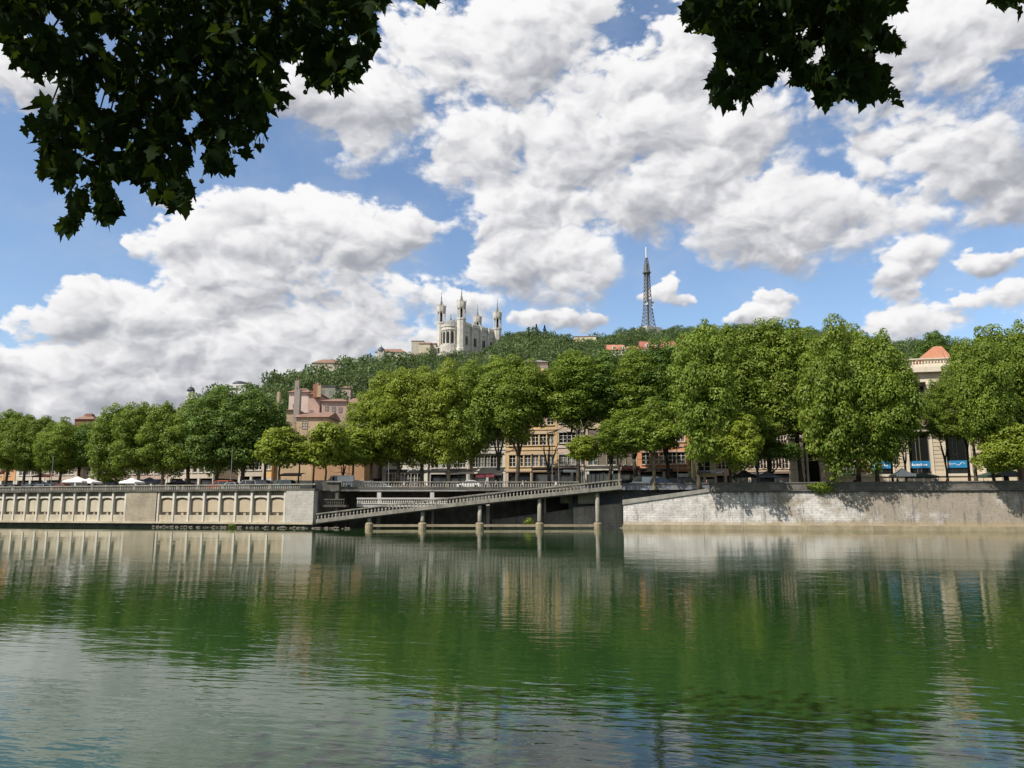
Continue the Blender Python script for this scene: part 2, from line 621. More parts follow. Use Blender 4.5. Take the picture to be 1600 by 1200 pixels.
# ------------------------------------------------------------------ the lines of the far bank
STREET = 6.1


def bank_y(x):
    if x < -31:
        return 124.8 + 0.29 * (-31 - x)
    if x < 17.8:
        return 124.5
    return 122.3 - 0.25 * (x - 25.3)


def line_y(x):
    """kerb line of the street behind the walls"""
    if x < -31:
        return 124.8 + 0.29 * (-31 - x)
    if x < 17.8:
        t = (x + 31) / 48.8
        return 136.0 * (1 - t) + 124.5 * t if x > -30 else 124.8
    return 122.3 - 0.25 * (x - 25.3)


def spot(u, off, v=742.0, z=STREET):
    """place on the street seen in column u, off metres behind the wall line"""
    r = ray(u, v)
    k = r.x / r.y
    y = 130.0
    for _ in range(30):
        y = line_y(k * y) + off
    return Vector((k * y, y, z))


# ------------------------------------------------------------------ setting
def water_material():
    m = bpy.data.materials.new('green river water')
    m.use_nodes = True
    nt = m.node_tree
    nt.nodes.clear()
    b = NB(nt)
    out = b.new('ShaderNodeOutputMaterial')
    p = b.new('ShaderNodeBsdfPrincipled')
    b.l.new(p.outputs[0], out.inputs[0])
    pos = b.new('ShaderNodeNewGeometry').outputs['Position']
    p.inputs['Base Color'].default_value = (0.013, 0.038, 0.010, 1)
    p.inputs['Roughness'].default_value = 0.03
    p.inputs['IOR'].default_value = 1.33
    x, y, z = b.sep(pos)
    # ripples: long crests lying roughly across the view and drifting down to the right
    ca, sa = math.cos(-0.22), math.sin(-0.22)
    u = b.m('ADD', b.m('MULTIPLY', x, ca), b.m('MULTIPLY', y, sa))
    w = b.m('SUBTRACT', b.m('MULTIPLY', y, ca), b.m('MULTIPLY', x, sa))
    a1 = b.noise(b.comb(b.m('MULTIPLY', u, 0.85), b.m('MULTIPLY', w, 2.5), 0.0), 1.0, 2.0, 0.45, 0.3)
    a2 = b.noise(b.comb(b.m('MULTIPLY', u, 2.8), b.m('MULTIPLY', w, 6.5), 3.0), 1.0, 2.0, 0.5, 0.2)
    a3 = b.noise(b.comb(b.m('MULTIPLY', x, 0.10), b.m('MULTIPLY', y, 0.16), 7.0), 1.0, 2.0, 0.5)
    calm = b.mr(b.noise(b.comb(b.m('MULTIPLY', x, 0.035), b.m('MULTIPLY', y, 0.05), 1.0), 1.0, 3.0, 0.55), 0.36, 0.62, 0.35, 1.15)
    shore = b.mr(y, 60, 118, 1.0, 0.28)       # sheltered, smoother water below the far wall
    h = b.m('ADD', b.m('MULTIPLY', a1, 0.0088), b.m('MULTIPLY', a2, 0.0026))
    near = b.mr(y, 10, 30, 1.7, 1.0)
    h = b.m('MULTIPLY', h, b.m('MULTIPLY', calm, b.m('MULTIPLY', shore, near)))
    h = b.m('ADD', h, b.m('MULTIPLY', a3, 0.03))
    bn = b.new('ShaderNodeBump')
    bn.inputs['Strength'].default_value = 1.0
    bn.inputs['Distance'].default_value = 1.0
    b.l.new(h, bn.inputs['Height'])
    b.l.new(bn.outputs[0], p.inputs['Normal'])
    return m


M['water'] = water_material()

mb = MB()
mb.face([(-700, -60, 0), (700, -60, 0), (700, 330, 0), (-700, 330, 0)])
tag(mb.build('river_water', M['water']), kind='structure')
mb = MB()
mb.face([(-1500, -200, -2.5), (1500, -200, -2.5), (1500, 1500, -2.5), (-1500, 1500, -2.5)])
tag(mb.build('riverbed', M['riverbed']), kind='structure')

# near quay under the photographer
mb = MB()
mb.box(-80, 80, -40, 3.2, -2.4, 1.7)
mb.box(-80, 80, 3.2, 3.5, -2.4, 1.75)
tag(mb.build('near_quay', M['near_quay']), kind='structure')

# street and promenade behind the far walls: one sheet following the wall line
L_END, R_END = -190.0, 130.0
pts_front = [(L_END, bank_y(L_END) + 0.6), (-31.6, 125.5), (-30.6, 136.3), (17.6, 125.2), (18.4, 124.9), (R_END, bank_y(R_END) + 0.6)]
mb = MB()
for i in range(len(pts_front) - 1):
    (xa, ya), (xb, yb) = pts_front[i], pts_front[i + 1]
    mb.face([(xa, ya, STREET), (xb, yb, STREET), (xb * 1.9, 215, STREET + 0.2), (xa * 1.9, 215, STREET + 0.2)])
o = mb.build('street_ground', M['paving'])
tag(o, kind='structure')


def terr_ridge(u):
    """(pixel row, distance) of the bare ridge behind column u"""
    U = [-500, 0, 200, 300, 400, 430, 480, 540, 570, 600, 640, 690, 740, 785, 830, 880, 905, 940, 1000, 1060, 1110, 1200, 1300, 1400, 1480, 1560, 1700, 2100]
    V = [740, 700, 664, 640, 616, 606, 590, 578, 572, 570, 566, 560, 556, 532, 528, 534, 540, 534, 519, 520, 519, 516, 525, 543, 545, 560, 580, 620]
    Dd = [300, 320, 360, 400, 440, 450, 480, 520, 560, 590, 610, 640, 660, 680, 690, 680, 700, 720, 830, 830, 830, 820, 780, 740, 700, 640, 600, 500]
    return float(np.interp(u, U, V)), float(np.interp(u, U, Dd))


def terrain_z(x, y):
    u = 800 + 1200 * x / max(y, 1) * 0.985
    vr, Dr = terr_ridge(u)
    zr = zpx(vr, Dr)
    s = (y - 195.0) / (Dr - 195.0)
    if s <= 0:
        return STREET + 0.3
    if s <= 1:
        return STREET + 0.3 + (zr - STREET - 0.3) * (s ** 0.92)
    return zr - (s - 1) * 20


def build_terrain():
    nu, nd = 90, 60
    V = np.zeros((nu * nd, 3))
    for i in range(nu):
        k = -1.15 + 2.3 * i / (nu - 1)
        for j in range(nd):
            y = 190 + (1500 - 190) * (j / (nd - 1)) ** 1.5
            x = k * y
            zz = terrain_z(x, y)
            if j > 0:
                zz += 2.0 * mnoise.noise(Vector((x * 0.02, y * 0.02, 0)))
            V[i * nd + j] = (x, y, max(zz, -2.0))
    F = []
    for i in range(nu - 1):
        for j in range(nd - 1):
            a = i * nd + j
            F.append((a, a + nd, a + nd + 1, a + 1))
    tag(link('hillside', np_mesh('hillside', V, np.array(F), M['soil'], True)), kind='structure')


build_terrain()


# ------------------------------------------------------------------ left quay wall (pillars and arched panels)
def u_to_t(u):
    k = (800.0 - u) / 1209.0
    return (124.8 * k - 31.0) / (1 - 0.29 * k)


WL = math.sqrt(1 + 0.29 ** 2)
T_END = 130.0
lw = thing('quay_wall', 'long concrete river wall with pale pillars and arched sandy panels, left of the ramp', 'wall',
           (-31 - T_END, 124.8 + 0.29 * T_END, 0), ROT_L)


def lx(u):
    return (T_END - u_to_t(u)) * WL


END = lx(492.5)
# pillars measured along the wall
pil_b = [lx(u) for u in (250, 273.3, 297, 320.4, 344.8, 369.5, 394.7, 420.4, 446.5)]
pil_a = [lx(u) for u in (8, 25.4, 43.2, 61.6, 80.2, 99.4, 118.6, 138, 158, 178.7)] + [lx(198.5)]
step = pil_a[1] - pil_a[0]
extra = []
x = pil_a[0] - step
while x > 1.0:
    extra.append(x)
    x -= step
pil_a = extra[::-1] + pil_a
pier_1 = (pil_a[-1] + 0.25, lx(247.5) - 0.02)
pier_2 = (lx(449.5), END)
PW = 0.36
# structure behind: back wall and bands
mb = MB()
mb.box(0, END - 0.05, 0.8, 1.6, 0.75, 6.2)
mb.build('back_wall', M['conc_back'], lw)
MB().box(0, END, -0.35, 1.7, 0.62, 0.95).build('ledge', M['conc_base'], lw)
MB().box(0, END - 0.3, 0.5, 1.6, -2.0, 0.6).build('footing', M['conc_dark'], lw)  # dark colour carries the shade of the gap under the ledge
MB().box(0, END + 0.15, -0.3, 1.0, 5.98, 6.32).build('cornice', M['conc_dark'], lw)
MB().box(0, END + 0.15, -0.22, 0.22, 6.93, 7.12).build('handrail', M['conc_grey'], lw)
mb = MB()
x = 0.2
while x < END - 2.6:
    mb.box(x, x + 0.13, -0.08, 0.1, 6.32, 6.93)
    x += 0.36
tag(mb.build('baluster_row', M['baluster'], lw), kind='stuff')
mb = MB()
x = 9.0
while x < END:
    mb.box(x, x + 0.5, -0.16, 0.16, 6.32, 6.93)
    x += 9.0
mb.build('rail_post', M['conc_grey'], lw)

pm = MB().box(-PW / 2, PW / 2, -0.08, 0.79, 0.95, 5.98).mesh('pillar', M['conc'])
for xx in pil_a + pil_b:
    link('pillar', pm, lw, (xx, 0, 0))
cache = {}


def bay(x0, x1, shade):
    a, c = x0 + PW / 2, x1 - PW / 2
    w = round(c - a, 1)
    key = (w, shade)
    if key not in cache:
        # low parapet band
        p1 = MB().box(0.004, w - 0.004, 0.05, 0.78, 0.95, 2.05).mesh('parapet', M['conc_base'])
        # slightly arched lintel beam
        pts_b, pts_t = [], []
        n = 8
        for i in range(n + 1):
            t = i / n
            xx = w * t
            arch = 0.26 * (1 - (2 * t - 1) ** 2)
            pts_b.append((xx, 4.72 + arch))
            pts_t.append((xx, 5.22 + arch * 0.35))
        p2 = MB().extrude_y(pts_b + pts_t[::-1], 0.2, 0.78).mesh('lintel', M['conc'])
        # coffer panel with notched corners and arched head
        e = w * 0.085
        pts = [(e * 1.5, 2.55), (w - e * 1.5, 2.55), (w - e * 1.5, 2.85), (w - e * .8, 3.0), (w - e * .8, 4.2), (w - e * 1.5, 4.36)]
        for i in range(5):
            t = 1 - i / 4
            pts.append((e * 1.5 + (w - e * 3) * t, 4.36 + 0.24 * math.sqrt(max(0, 1 - (2 * t - 1) ** 2))))
        pts += [(e * .8, 4.2), (e * .8, 3.0), (e * 1.5, 2.85)]
        # drop duplicates of the arch ends
        seen, q = set(), []
        for p in pts:
            kk = (round(p[0], 3), round(p[1], 3))
            if kk not in seen:
                seen.add(kk)
                q.append(p)
        p3 = MB().extrude_y(q, 0.42, 0.79).mesh('panel', shade)
        p4 = MB().box(w * 0.42, w * 0.58, 0.5, 0.77, 2.05, 2.5).mesh('bracket', M['conc_back'])
        cache[key] = (p1, p2, p3, p4)
    for nm, me in zip(('parapet', 'lintel', 'panel', 'bracket'), cache[key]):
        link(nm, me, lw, (a, 0, 0))


pale = mat('pale beige concrete panel', (0.50, 0.44, 0.33), 0.85, 0.15, 0.5, extra=drips(0.4, (0.30, 0.25, 0.18)))
for i in range(len(pil_a) - 1):
    bay(pil_a[i], pil_a[i + 1], pale)
for i in range(len(pil_b) - 1):
    bay(pil_b[i], pil_b[i + 1], M['conc_panel'])
MB().box(pier_1[0], pier_1[1], -0.15, 0.98, 0.96, 5.97).build('pier', M['stone_block_tan'], lw)
MB().box(pier_2[0], pier_2[1], -0.28, 0.98, 0.96, 5.97).build('pier', M['stone_block'], lw)
MB().box(END - 0.6, END, 1.0, 11.0, -2, 5.97).build('side_wall', M['conc_dark'], lw)

# rubble and weeds at the wall foot
rb = MB()
for i in range(150):
    u = random.uniform(250, 560)
    x = lx(min(u, 490)) if u < 490 else END + (u - 490) * 0.1
    r = random.uniform(0.12, 0.34)
    z = random.uniform(-0.05, 0.12)
    y0 = random.uniform(-1.0, 0.3)
    n = 6
    rb.lathe([(r * .6, z - .2), (r, z), (r * .8, z + r * .45), (r * .3, z + r * .65)], n, x, y0)
rb2 = rb.build('rubble', M['rock'])
rb2.location, rb2.rotation_euler = lw.location, lw.rotation_euler
tag(rb2, kind='stuff')

# ------------------------------------------------------------------ right quay wall
RWO = Vector((17.8, 124.2, 0))
rw = thing('quay_wall', 'tall weathered limestone river wall with tan plinth, right of the ramp', 'wall', RWO, ROT_R)
RL = math.sqrt(1 + 0.25 ** 2)


def rx(u, v=760):
    k = (u - 800.0) / ray(u, v).y
    # intersection with the wall line
    t = (k * 124.2 - 17.8) / (1 + 0.25 * k)
    return t * RL


TOPX = rx(1112)
REND = 118.0
COPE0, COPE1 = 3.75, 5.75
# battered face: bottom stands 0.7 m further out than the top
def battered(mb, x0, x1, z0, zt0, zt1, zref=5.7, lean=0.7, thick=1.6):
    def yy(z):
        return -lean * (1 - z / zref)
    mb.hexa([(x0, yy(z0), z0), (x1, yy(z0), z0), (x1, thick, z0), (x0, thick, z0)],
            [(x0, yy(zt0), zt0), (x1, yy(zt1), zt1), (x1, thick, zt1), (x0, thick, zt0)])


mb = MB()
battered(mb, 0, TOPX, 0.6, COPE0 - 0.02, COPE1 - 0.02)
xs = list(np.linspace(TOPX, REND, 8))
for a, c in zip(xs[:-1], xs[1:]):
    battered(mb, a, c, 0.6, COPE1 - 0.02, COPE1 - 0.02)
mb.build('wall_face', M['stone_right'], rw)
mb = MB()
xs = [-0.1] + list(np.arange(9, REND, 9.2))
for a, c in zip(xs[:-1], xs[1:]):
    mb = MB()
    z1 = 0.66 + random.uniform(-0.03, 0.02)
    mb.hexa([(a, -1.05, -2), (c - 0.03, -1.05, -2), (c - 0.03, 0.5, -2), (a, 0.5, -2)],
            [(a, -0.92, z1), (c - 0.03, -0.92, z1), (c - 0.03, 0.5, z1), (a, 0.5, z1)])
    mb.build('plinth_block', M['plinth'], rw)
# sloping coping
mb = MB()
mb.hexa([(-0.1, -0.42, COPE0), (TOPX, -0.2, COPE1), (TOPX, 1.0, COPE1), (-0.1, 1.0, COPE0)],
        [(-0.1, -0.42, COPE0 + 0.75), (TOPX, -0.2, COPE1 + 0.55), (TOPX, 1.0, COPE1 + 0.55), (-0.1, 1.0, COPE0 + 0.75)])
mb.build('sloping_coping', mat('worn grey ramp coping', (0.30, 0.285, 0.25), 0.9, 0.3, 0.8, extra=drips(0.5, (0.12, 0.11, 0.1))), rw)
MB().box(TOPX + 0.003, REND, -0.28, 1.4, COPE1, COPE1 + 0.2).build('string_course', M['stone_dark'], rw)
par_m = mat('patchy parapet stone', (0.20, 0.185, 0.16), 0.9, 0.5, 0.5, bump=0.4, extra=masonry(1.9, 0.55, 0.03, ROT_R, 0.6, drips(0.75, (0.07, 0.07, 0.062), 0.25, 0.8)))
xs = [TOPX + 0.003] + list(np.arange(TOPX + 6, REND, 6.4))
for a, c in zip(xs[:-1], xs[1:]):
    MB().box(a, c - 0.02, 0.0, 0.6, COPE1 + 0.2, 6.93).build('parapet', par_m, rw)
    MB().box(a, c - 0.015, -0.12, 0.72, 6.93, 7.12).build('coping', M['stone_dark'], rw)
# wall at the back of the ramp, with painted scrawls
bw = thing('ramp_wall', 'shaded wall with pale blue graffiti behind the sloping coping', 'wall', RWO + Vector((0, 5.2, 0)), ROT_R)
MB().box(-8.5, TOPX + 5, 0, 0.5, -1.5, 7.12).build('wall_face', mat('bluish grey render', (0.17, 0.185, 0.21), 0.9, 0.35, 0.4, extra=drips(0.4, (0.08, 0.085, 0.09))), bw)  # the wall's bluish shade is put into its render colour
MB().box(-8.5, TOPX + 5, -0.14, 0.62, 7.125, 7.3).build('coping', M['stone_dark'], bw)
gm = mat('pale blue spray paint', (0.42, 0.50, 0.60), 0.7, 0.2, 2.0)
for i in range(16):
    cx = random.uniform(0.5, TOPX - 1)
    zz = random.uniform(5.2, 6.7) if cx > 5 else random.uniform(4.6, 6.6)
    r = random.uniform(0.3, 0.6)
    pts = []
    a0 = random.uniform(0, 6)
    for k in range(9):
        a = a0 + k * random.uniform(0.4, 0.8)
        pts.append((cx + k * 0.14 + r * math.cos(a), -0.02, zz + r * 0.75 * math.sin(a)))
    MB().tube(pts, 0.06, 4).build('graffiti_stroke', gm, bw)
# inclined road between the two walls
mb = MB()
mb.hexa([(0, 1.6, 1.0), (TOPX + 2, 1.6, 3.0), (TOPX + 2, 5.2, 3.0), (0, 5.2, 1.0)],
        [(0, 1.6, 3.0), (TOPX + 2, 1.6, 6.05), (TOPX + 2, 5.2, 6.05), (0, 5.2, 3.0)])
o = mb.build('sloping_road', M['conc_grey'])
o.location, o.rotation_euler = RWO, (0, 0, ROT_R)
tag(o, kind='structure')

# ------------------------------------------------------------------ balusters
def baluster_mesh(h, r, m, name='baluster'):
    prof = [(r * .9, 0), (r * .9, h * .08), (r * .55, h * .14), (r, h * .38), (r * .75, h * .6), (r * .45, h * .8), (r * .85, h * .93), (r * .85, h)]
    return MB().lathe(prof, 6).mesh(name, m)


# access ramp
X0, X1 = -31.2, 17.6
ZT0, ZT1 = 2.38, 7.78
ramp = thing('access_ramp', 'sloping concrete ramp with balustrade rising to the right above the water', 'ramp', (X0, 124.3, 0))
RLn = X1 - X0


def rz(x):
    t = x / RLn
    return ZT0 + (ZT1 - ZT0) * (t + 0.10 * math.sin(PI * t) * 0.35)


def slab(mb, x0, x1, y0, y1, d0, d1, n=8, f=rz):
    xs = np.linspace(x0, x1, n + 1)
    for a, c in zip(xs[:-1], xs[1:]):
        mb.hexa([(a, y0, f(a) + d0), (c, y0, f(c) + d0), (c, y1, f(c) + d0), (a, y1, f(a) + d0)],
                [(a, y0, f(a) + d1), (c, y0, f(c) + d1), (c, y1, f(c) + d1), (a, y1, f(a) + d1)])


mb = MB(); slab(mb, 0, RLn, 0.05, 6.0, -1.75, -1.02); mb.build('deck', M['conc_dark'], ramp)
NSEG = 13
seg = RLn / NSEG
for i in range(NSEG):
    mb = MB(); slab(mb, i * seg, (i + 1) * seg - 0.03, -0.25, 0.3, -1.55, -0.95, 1); mb.build('edge_beam', M['conc_grey'], ramp)
    mb = MB(); slab(mb, i * seg, (i + 1) * seg - 0.02, -0.2, 0.2, -0.2, 0.0, 1); mb.build('handrail', M['conc_grey'], ramp)
    mb = MB(); slab(mb, i * seg, (i + 1) * seg - 0.02, 5.6, 6.0, -0.2, 0.0, 1); mb.build('handrail', M['conc_dark'], ramp)
bme = baluster_mesh(0.76, 0.15, M['baluster'])
bmd = baluster_mesh(0.76, 0.15, M['conc_grey'])
n = 86
for i in range(n):
    x = (i + 0.5) * RLn / n
    link('baluster', bme if i < 66 else bmd, ramp, (x, 0, rz(x) - 0.955))
mb = MB()
for i in range(n):
    x = (i + 0.5) * RLn / n
    mb.box(x - .09, x + .09, 5.7, 5.88, rz(x) - 1.03, rz(x) - 0.2)
tag(mb.build('rear_baluster_row', M['conc_grey'], ramp), kind='stuff')
for u in (577, 660, 749.5, 843, 934):
    p = at(u, 810, 124.6)
    x = p.x - X0
    top = rz(x) - 1.75
    mb = MB(); mb.lathe([(0.36, 0.95), (0.33, 1.2), (0.33, max(top, 1.3))], 12, x, 0.5); mb.build('column', M['conc_grey'], ramp, True)
    mb = MB(); mb.lathe([(0.66, -2), (0.66, 0.78), (0.5, 0.93)], 12, x, 0.5); mb.build('column_foot', M['plinth'], ramp)
    if u > 600:
        mb = MB(); mb.lathe([(0.33, -2), (0.33, max(top, 1.3))], 10, x + 0.6, 5.2); mb.build('column', M['conc_dark'], ramp, True)
xa, xb = at(577, 820, 124.5).x - X0, at(938, 820, 124.5).x - X0
MB().box(xa, xb, 0.2, 0.9, 0.26, 0.64).build('tie_beam', M['plinth'], ramp)

# upper deck, set back above the dark opening
DK = 131.2
deck = thing('parking_deck', 'level concrete deck with balustrade and white edge beam, set back above the ramp', 'deck', (-30.7, DK, 0))
dx1 = at(905, 765, DK).x + 30.7
zt = zpx(752.3, DK)
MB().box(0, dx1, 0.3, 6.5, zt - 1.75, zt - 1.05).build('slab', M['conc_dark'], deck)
MB().box(0, dx1, -0.12, 0.3, zt - 1.62, zt - 1.27).build('edge_beam', M['conc_pale'], deck)
MB().box(0, dx1, -0.25, 0.29, zt - 1.266, zt - 0.93).build('kerb', M['conc_dark'], deck)
nseg = 6
for i in range(nseg):
    a, c = dx1 * i / nseg, dx1 * (i + 1) / nseg - 0.02
    MB().box(a, c, -0.2, 0.18, zt - 0.16, zt).build('handrail', M['conc_grey'], deck)
bm2 = baluster_mesh(0.77, 0.13, M['baluster'])
bm3 = baluster_mesh(0.77, 0.13, M['conc_grey'])
n = 96
for i in range(n):
    link('baluster', bm2 if i > 18 else bm3, deck, ((i + 0.5) * dx1 / n, 0, zt - 0.93))
for u in (592, 675, 762, 850):
    x = at(u, 780, DK).x + 30.7
    MB().box(x - 0.33, x + 0.33, 0.0, 0.62, -2, zt - 1.76).build('column', M['conc_pale'], deck)
for u in (500, 540):
    x = at(u, 780, DK + 4).x + 30.7
    MB().box(x - 0.3, x + 0.3, 4.0, 4.6, -2, zt - 1.76).build('column', M['conc_dark'], deck)
# dark pier where the wall and deck meet, shade put into its colour
cp = thing('corner_pier', 'dark concrete corner pier and small balcony beside the end of the left wall', 'pier', (-30.75, 125.6, 0))
MB().box(0.0, 2.6, 0.4, 2.0, 6.0, 7.35).build('pier_head', M['conc_dark'], cp)
MB().box(0.5, 3.1, 0.2, 2.2, 7.353, 7.5).build('cap', M['conc_grey'], cp)
MB().box(2.0, 2.5, 0.6, 1.6, -1, 6.0).build('post', M['conc_dark'], cp)
MB().box(0.0, 3.6, 0.2, 0.5, 4.5, 4.68).build('handrail', M['conc_dark'], cp)
MB().box(0.0, 3.9, 0.15, 2.2, 3.4, 3.7).build('balcony_slab', M['conc_dark'], cp)
bmc = baluster_mesh(0.8, 0.1, M['conc_dark'])
for i in range(10):
    link('baluster', bmc, cp, (0.25 + i * 0.36, 0.35, 3.7))
# middle walkway
wk = thing('walkway', 'pale balustraded walkway half hidden inside the parking opening', 'walkway', (-25.9, 129.6, 0))
wx = at(700, 785, 129.6).x + 25.9
zt = zpx(777.6, 129.6)
MB().box(0, wx, 0.0, 3.2, zt - 1.5, zt - 1.05).build('slab', M['conc_pale'], wk)
MB().box(0, wx, -0.1, 0.3, zt - 0.27, zt).build('handrail', M['conc_pale'], wk)
MB().box(0, wx, -0.1, 0.3, zt - 1.046, zt - 0.9).build('kerb', M['conc_pale'], wk)
bm4 = baluster_mesh(0.63, 0.15, M['baluster_light'])
n = 42
for i in range(n):
    link('baluster', bm4, wk, ((i + 0.5) * wx / n, 0.1, zt - 0.9))
# back walls of the basin
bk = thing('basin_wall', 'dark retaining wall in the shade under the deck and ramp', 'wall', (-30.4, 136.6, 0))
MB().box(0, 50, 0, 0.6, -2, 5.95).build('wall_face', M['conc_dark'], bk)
mb = MB()
mb.hexa([(27, -4.5, -2), (49, -7.5, -2), (49, -4, -2), (27, -2, -2)], [(27, -4.5, 1.2), (49, -7.5, 4.2), (49, -4, 4.2), (27, -2, 1.2)])
mb.build('sloping_stone', M['conc_grey'], bk)
MB().box(38.5, 40.6, -6.2, -5.0, 4.0, 6.3).build('pier', M['conc_grey'], bk)

pa, pb_ = at(896, 800, 127.4), at(972, 800, 127.4)
bw2 = thing('abutment', 'grey stone abutment wall beside the last ramp column', 'wall', (pa.x, 127.4, 0))
mb = MB()
wd = pb_.x - pa.x
mb.hexa([(0, 0, -2), (wd, -.6, -2), (wd, 1, -2), (0, 1, -2)], [(0, 0, 3.3), (wd, -.6, 3.9), (wd, 1, 3.9), (0, 1, 3.3)])
mb.build('wall_face', mat('grey abutment stone', (.36, .33, .28), .9, .4, .4, bump=.3, extra=masonry(1.0, .4, .03, 0, .5, drips(.6, (.14, .13, .11)))), bw2)
MB().box(wd * .1, wd * .55, .3, .95, 3.92, 5.6).build('pier', M['conc_grey'], bw2)


# ------------------------------------------------------------------ buildings
def frame_of(u0, u1, off, z=STREET, offb=None):
    a, c = spot(u0, off, z=z), spot(u1, off if offb is None else offb, z=z)
    return a, math.atan2(c.y - a.y, c.x - a.x), (c - a).length


WCACHE = {}


def window_set(w, h, style, fm, pane):
    key = (round(w, 2), round(h, 2), style, fm.name, pane.name)
    if key in WCACHE:
        return WCACHE[key]
    mb = MB()
    t = 0.09
    mb.box(0, w, -0.05, 0.07, 0, t)
    mb.box(0, w, -0.05, 0.07, h - t, h)
    mb.box(0, t, -0.05, 0.07, t, h - t)
    mb.box(w - t, w, -0.05, 0.07, t, h - t)
    if style != 'plain':
        mb.box(w / 2 - 0.06, w / 2 + 0.06, -0.04, 0.07, t, h - t)
        nb = 2 if style == 'cross' else 3
        for k in range(1, nb + 1):
            z = h * k / (nb + 1) if style != 'cross' or nb != 2 else h * (0.36 if k == 1 else 0.7)
            mb.box(t, w / 2 - 0.06, -0.03, 0.05, z - 0.03, z + 0.03)
            mb.box(w / 2 + 0.06, w - t, -0.03, 0.05, z - 0.03, z + 0.03)
    f = mb.mesh('window', fm)
    p = MB().box(t, w - t, 0.08, 0.12, t, h - t).mesh('pane', pane)
    WCACHE[key] = (f, p)
    return WCACHE[key]


def put_window(parent, x, y, z, w, h, style='cross', fm=None, pane=None):
    f, p = window_set(w, h, style, fm or M['white'], pane or M['glass'])
    wo = link('window', f, parent, (x, y, z))
    link('pane', p, wo)
    return wo


def facade(label, u0, u1, off, wm, rows, n, ww, top, cat='building', depth=11.0, trim=None, style='cross', sills=True, bands=(), shut=None,
           roof=None, margin=0.08, fm=None, shop=None, offb=None, name='town_house', lintel=None, shut_p=0.2, curtain_p=0.25, z=STREET, hood=None):
    """rows: list of (z0, z1) of the window rows above the street; the front skin is built round the openings"""
    o, rot, L = frame_of(u0, u1, off, offb=offb, z=z)
    b = thing(name, label, cat, o, rot)
    trim = trim or M['conc_pale']
    pitch = L * (1 - 2 * margin) / n
    xs = [L * margin + pitch * (i + 0.5) - ww / 2 for i in range(n)]
    rnd = random.Random(hash(label) % 1000 if False else sum(map(ord, label)))
    T = 0.4
    mb = MB()
    zc = 0.0 if shop is None else shop
    for (z0, z1) in rows:
        if z0 > zc:
            mb.box(0, L, 0, T, zc, z0)
        xa = 0.0
        for x in xs:
            mb.box(xa, x, 0.0, T, z0, z1)
            xa = x + ww
        mb.box(xa, L, 0.0, T, z0, z1)
        zc = z1
    mb.box(0, L, 0, T, zc, top)
    mb.box(0, L, T, depth, shop or 0.0, top - 0.05)
    mb.build('wall', wm, b)
    if shop:
        MB().box(0, L, 0.9, depth - 0.2, 0, shop - 0.002).build('shop_interior', M['dark_in'], b)
        k = max(2, int(L / 3.6))
        for i in range(k + 1):
            x = i * (L - 0.5) / k
            MB().box(x, x + 0.5, 0.02, 0.88, 0, shop - 0.002).build('shop_pier', trim, b)
            if i < k:
                so = MB().box(x + 0.5, x + (L - 0.5) / k, 0.5, 0.56, 0.0, 0.5).build('shopfront', M['metal_dark'], b)
                MB().box(x + 0.52, x + (L - 0.5) / k - 0.02, 0.52, 0.54, 0.5, shop - 0.4).build('pane', M['glass'], so)
    for (z0, z1) in rows:
        for x in xs:
            sh = rnd.random() < shut_p and shut is not None
            if sh:
                mb = MB()
                nz = int((z1 - z0) / 0.16)
                for k in range(nz):
                    zz = z0 + k * (z1 - z0) / nz
                    mb.hexa([(x, .16, zz), (x + ww, .16, zz), (x + ww, .26, zz), (x, .26, zz)],
                            [(x, .20, zz + .15), (x + ww, .20, zz + .15), (x + ww, .3, zz + .15), (x, .3, zz + .15)])
                mb.build('shutter', shut, b)
            else:
                put_window(b, x, 0.24, z0, ww, z1 - z0, style, fm, M['glass_curtain'] if rnd.random() < curtain_p else M['glass'])
            if sills:
                MB().box(x - 0.14, x + ww + 0.14, -0.16, -0.002, z0 - 0.16, z0).build('sill', trim, b)
            if lintel:
                MB().box(x - 0.12, x + ww + 0.12, -0.1, -0.002, z1, z1 + lintel).build('lintel', trim, b)
            if hood:
                MB().extrude_y([(x - 0.3, z1 + .35), (x + ww + 0.3, z1 + .35), (x + ww + .2, z1 + .55), (x + ww / 2, z1 + .85), (x - .2, z1 + .55)], -0.25, -0.003).build('hood_mould', trim, b)
    for zz, hh in bands:
        MB().box(-0.03, L + 0.03, -0.12, -0.003, zz, zz + hh).build('string_course', trim, b)
    if top > 3:
        MB().box(-0.06, L + 0.06, -0.45, T, top + 0.002, top + 0.4).build('cornice', trim, b)
    if roof is not None:
        rise = roof
        mb = MB()
        mb.hexa([(-.2, -.5, top + .42), (L + .2, -.5, top + .42), (L + .2, depth + .2, top + .42), (-.2, depth + .2, top + .42)],
                [(0.0, depth * .48, top + .42 + rise), (L, depth * .48, top + .42 + rise), (L, depth * .52, top + .42 + rise), (0.0, depth * .52, top + .42 + rise)])
        r = mb.build('roof', M['tile'], b)
        for k in range(max(1, int(L / 6))):
            cx = (k + 0.6) * L / max(1, int(L / 6)) - 0.5
            MB().box(cx, cx + 1.2, depth * .45, depth * .6, top + rise * .6, top + rise + 1.9).build('chimney', wm, r)
    b['_len'] = L
    return b


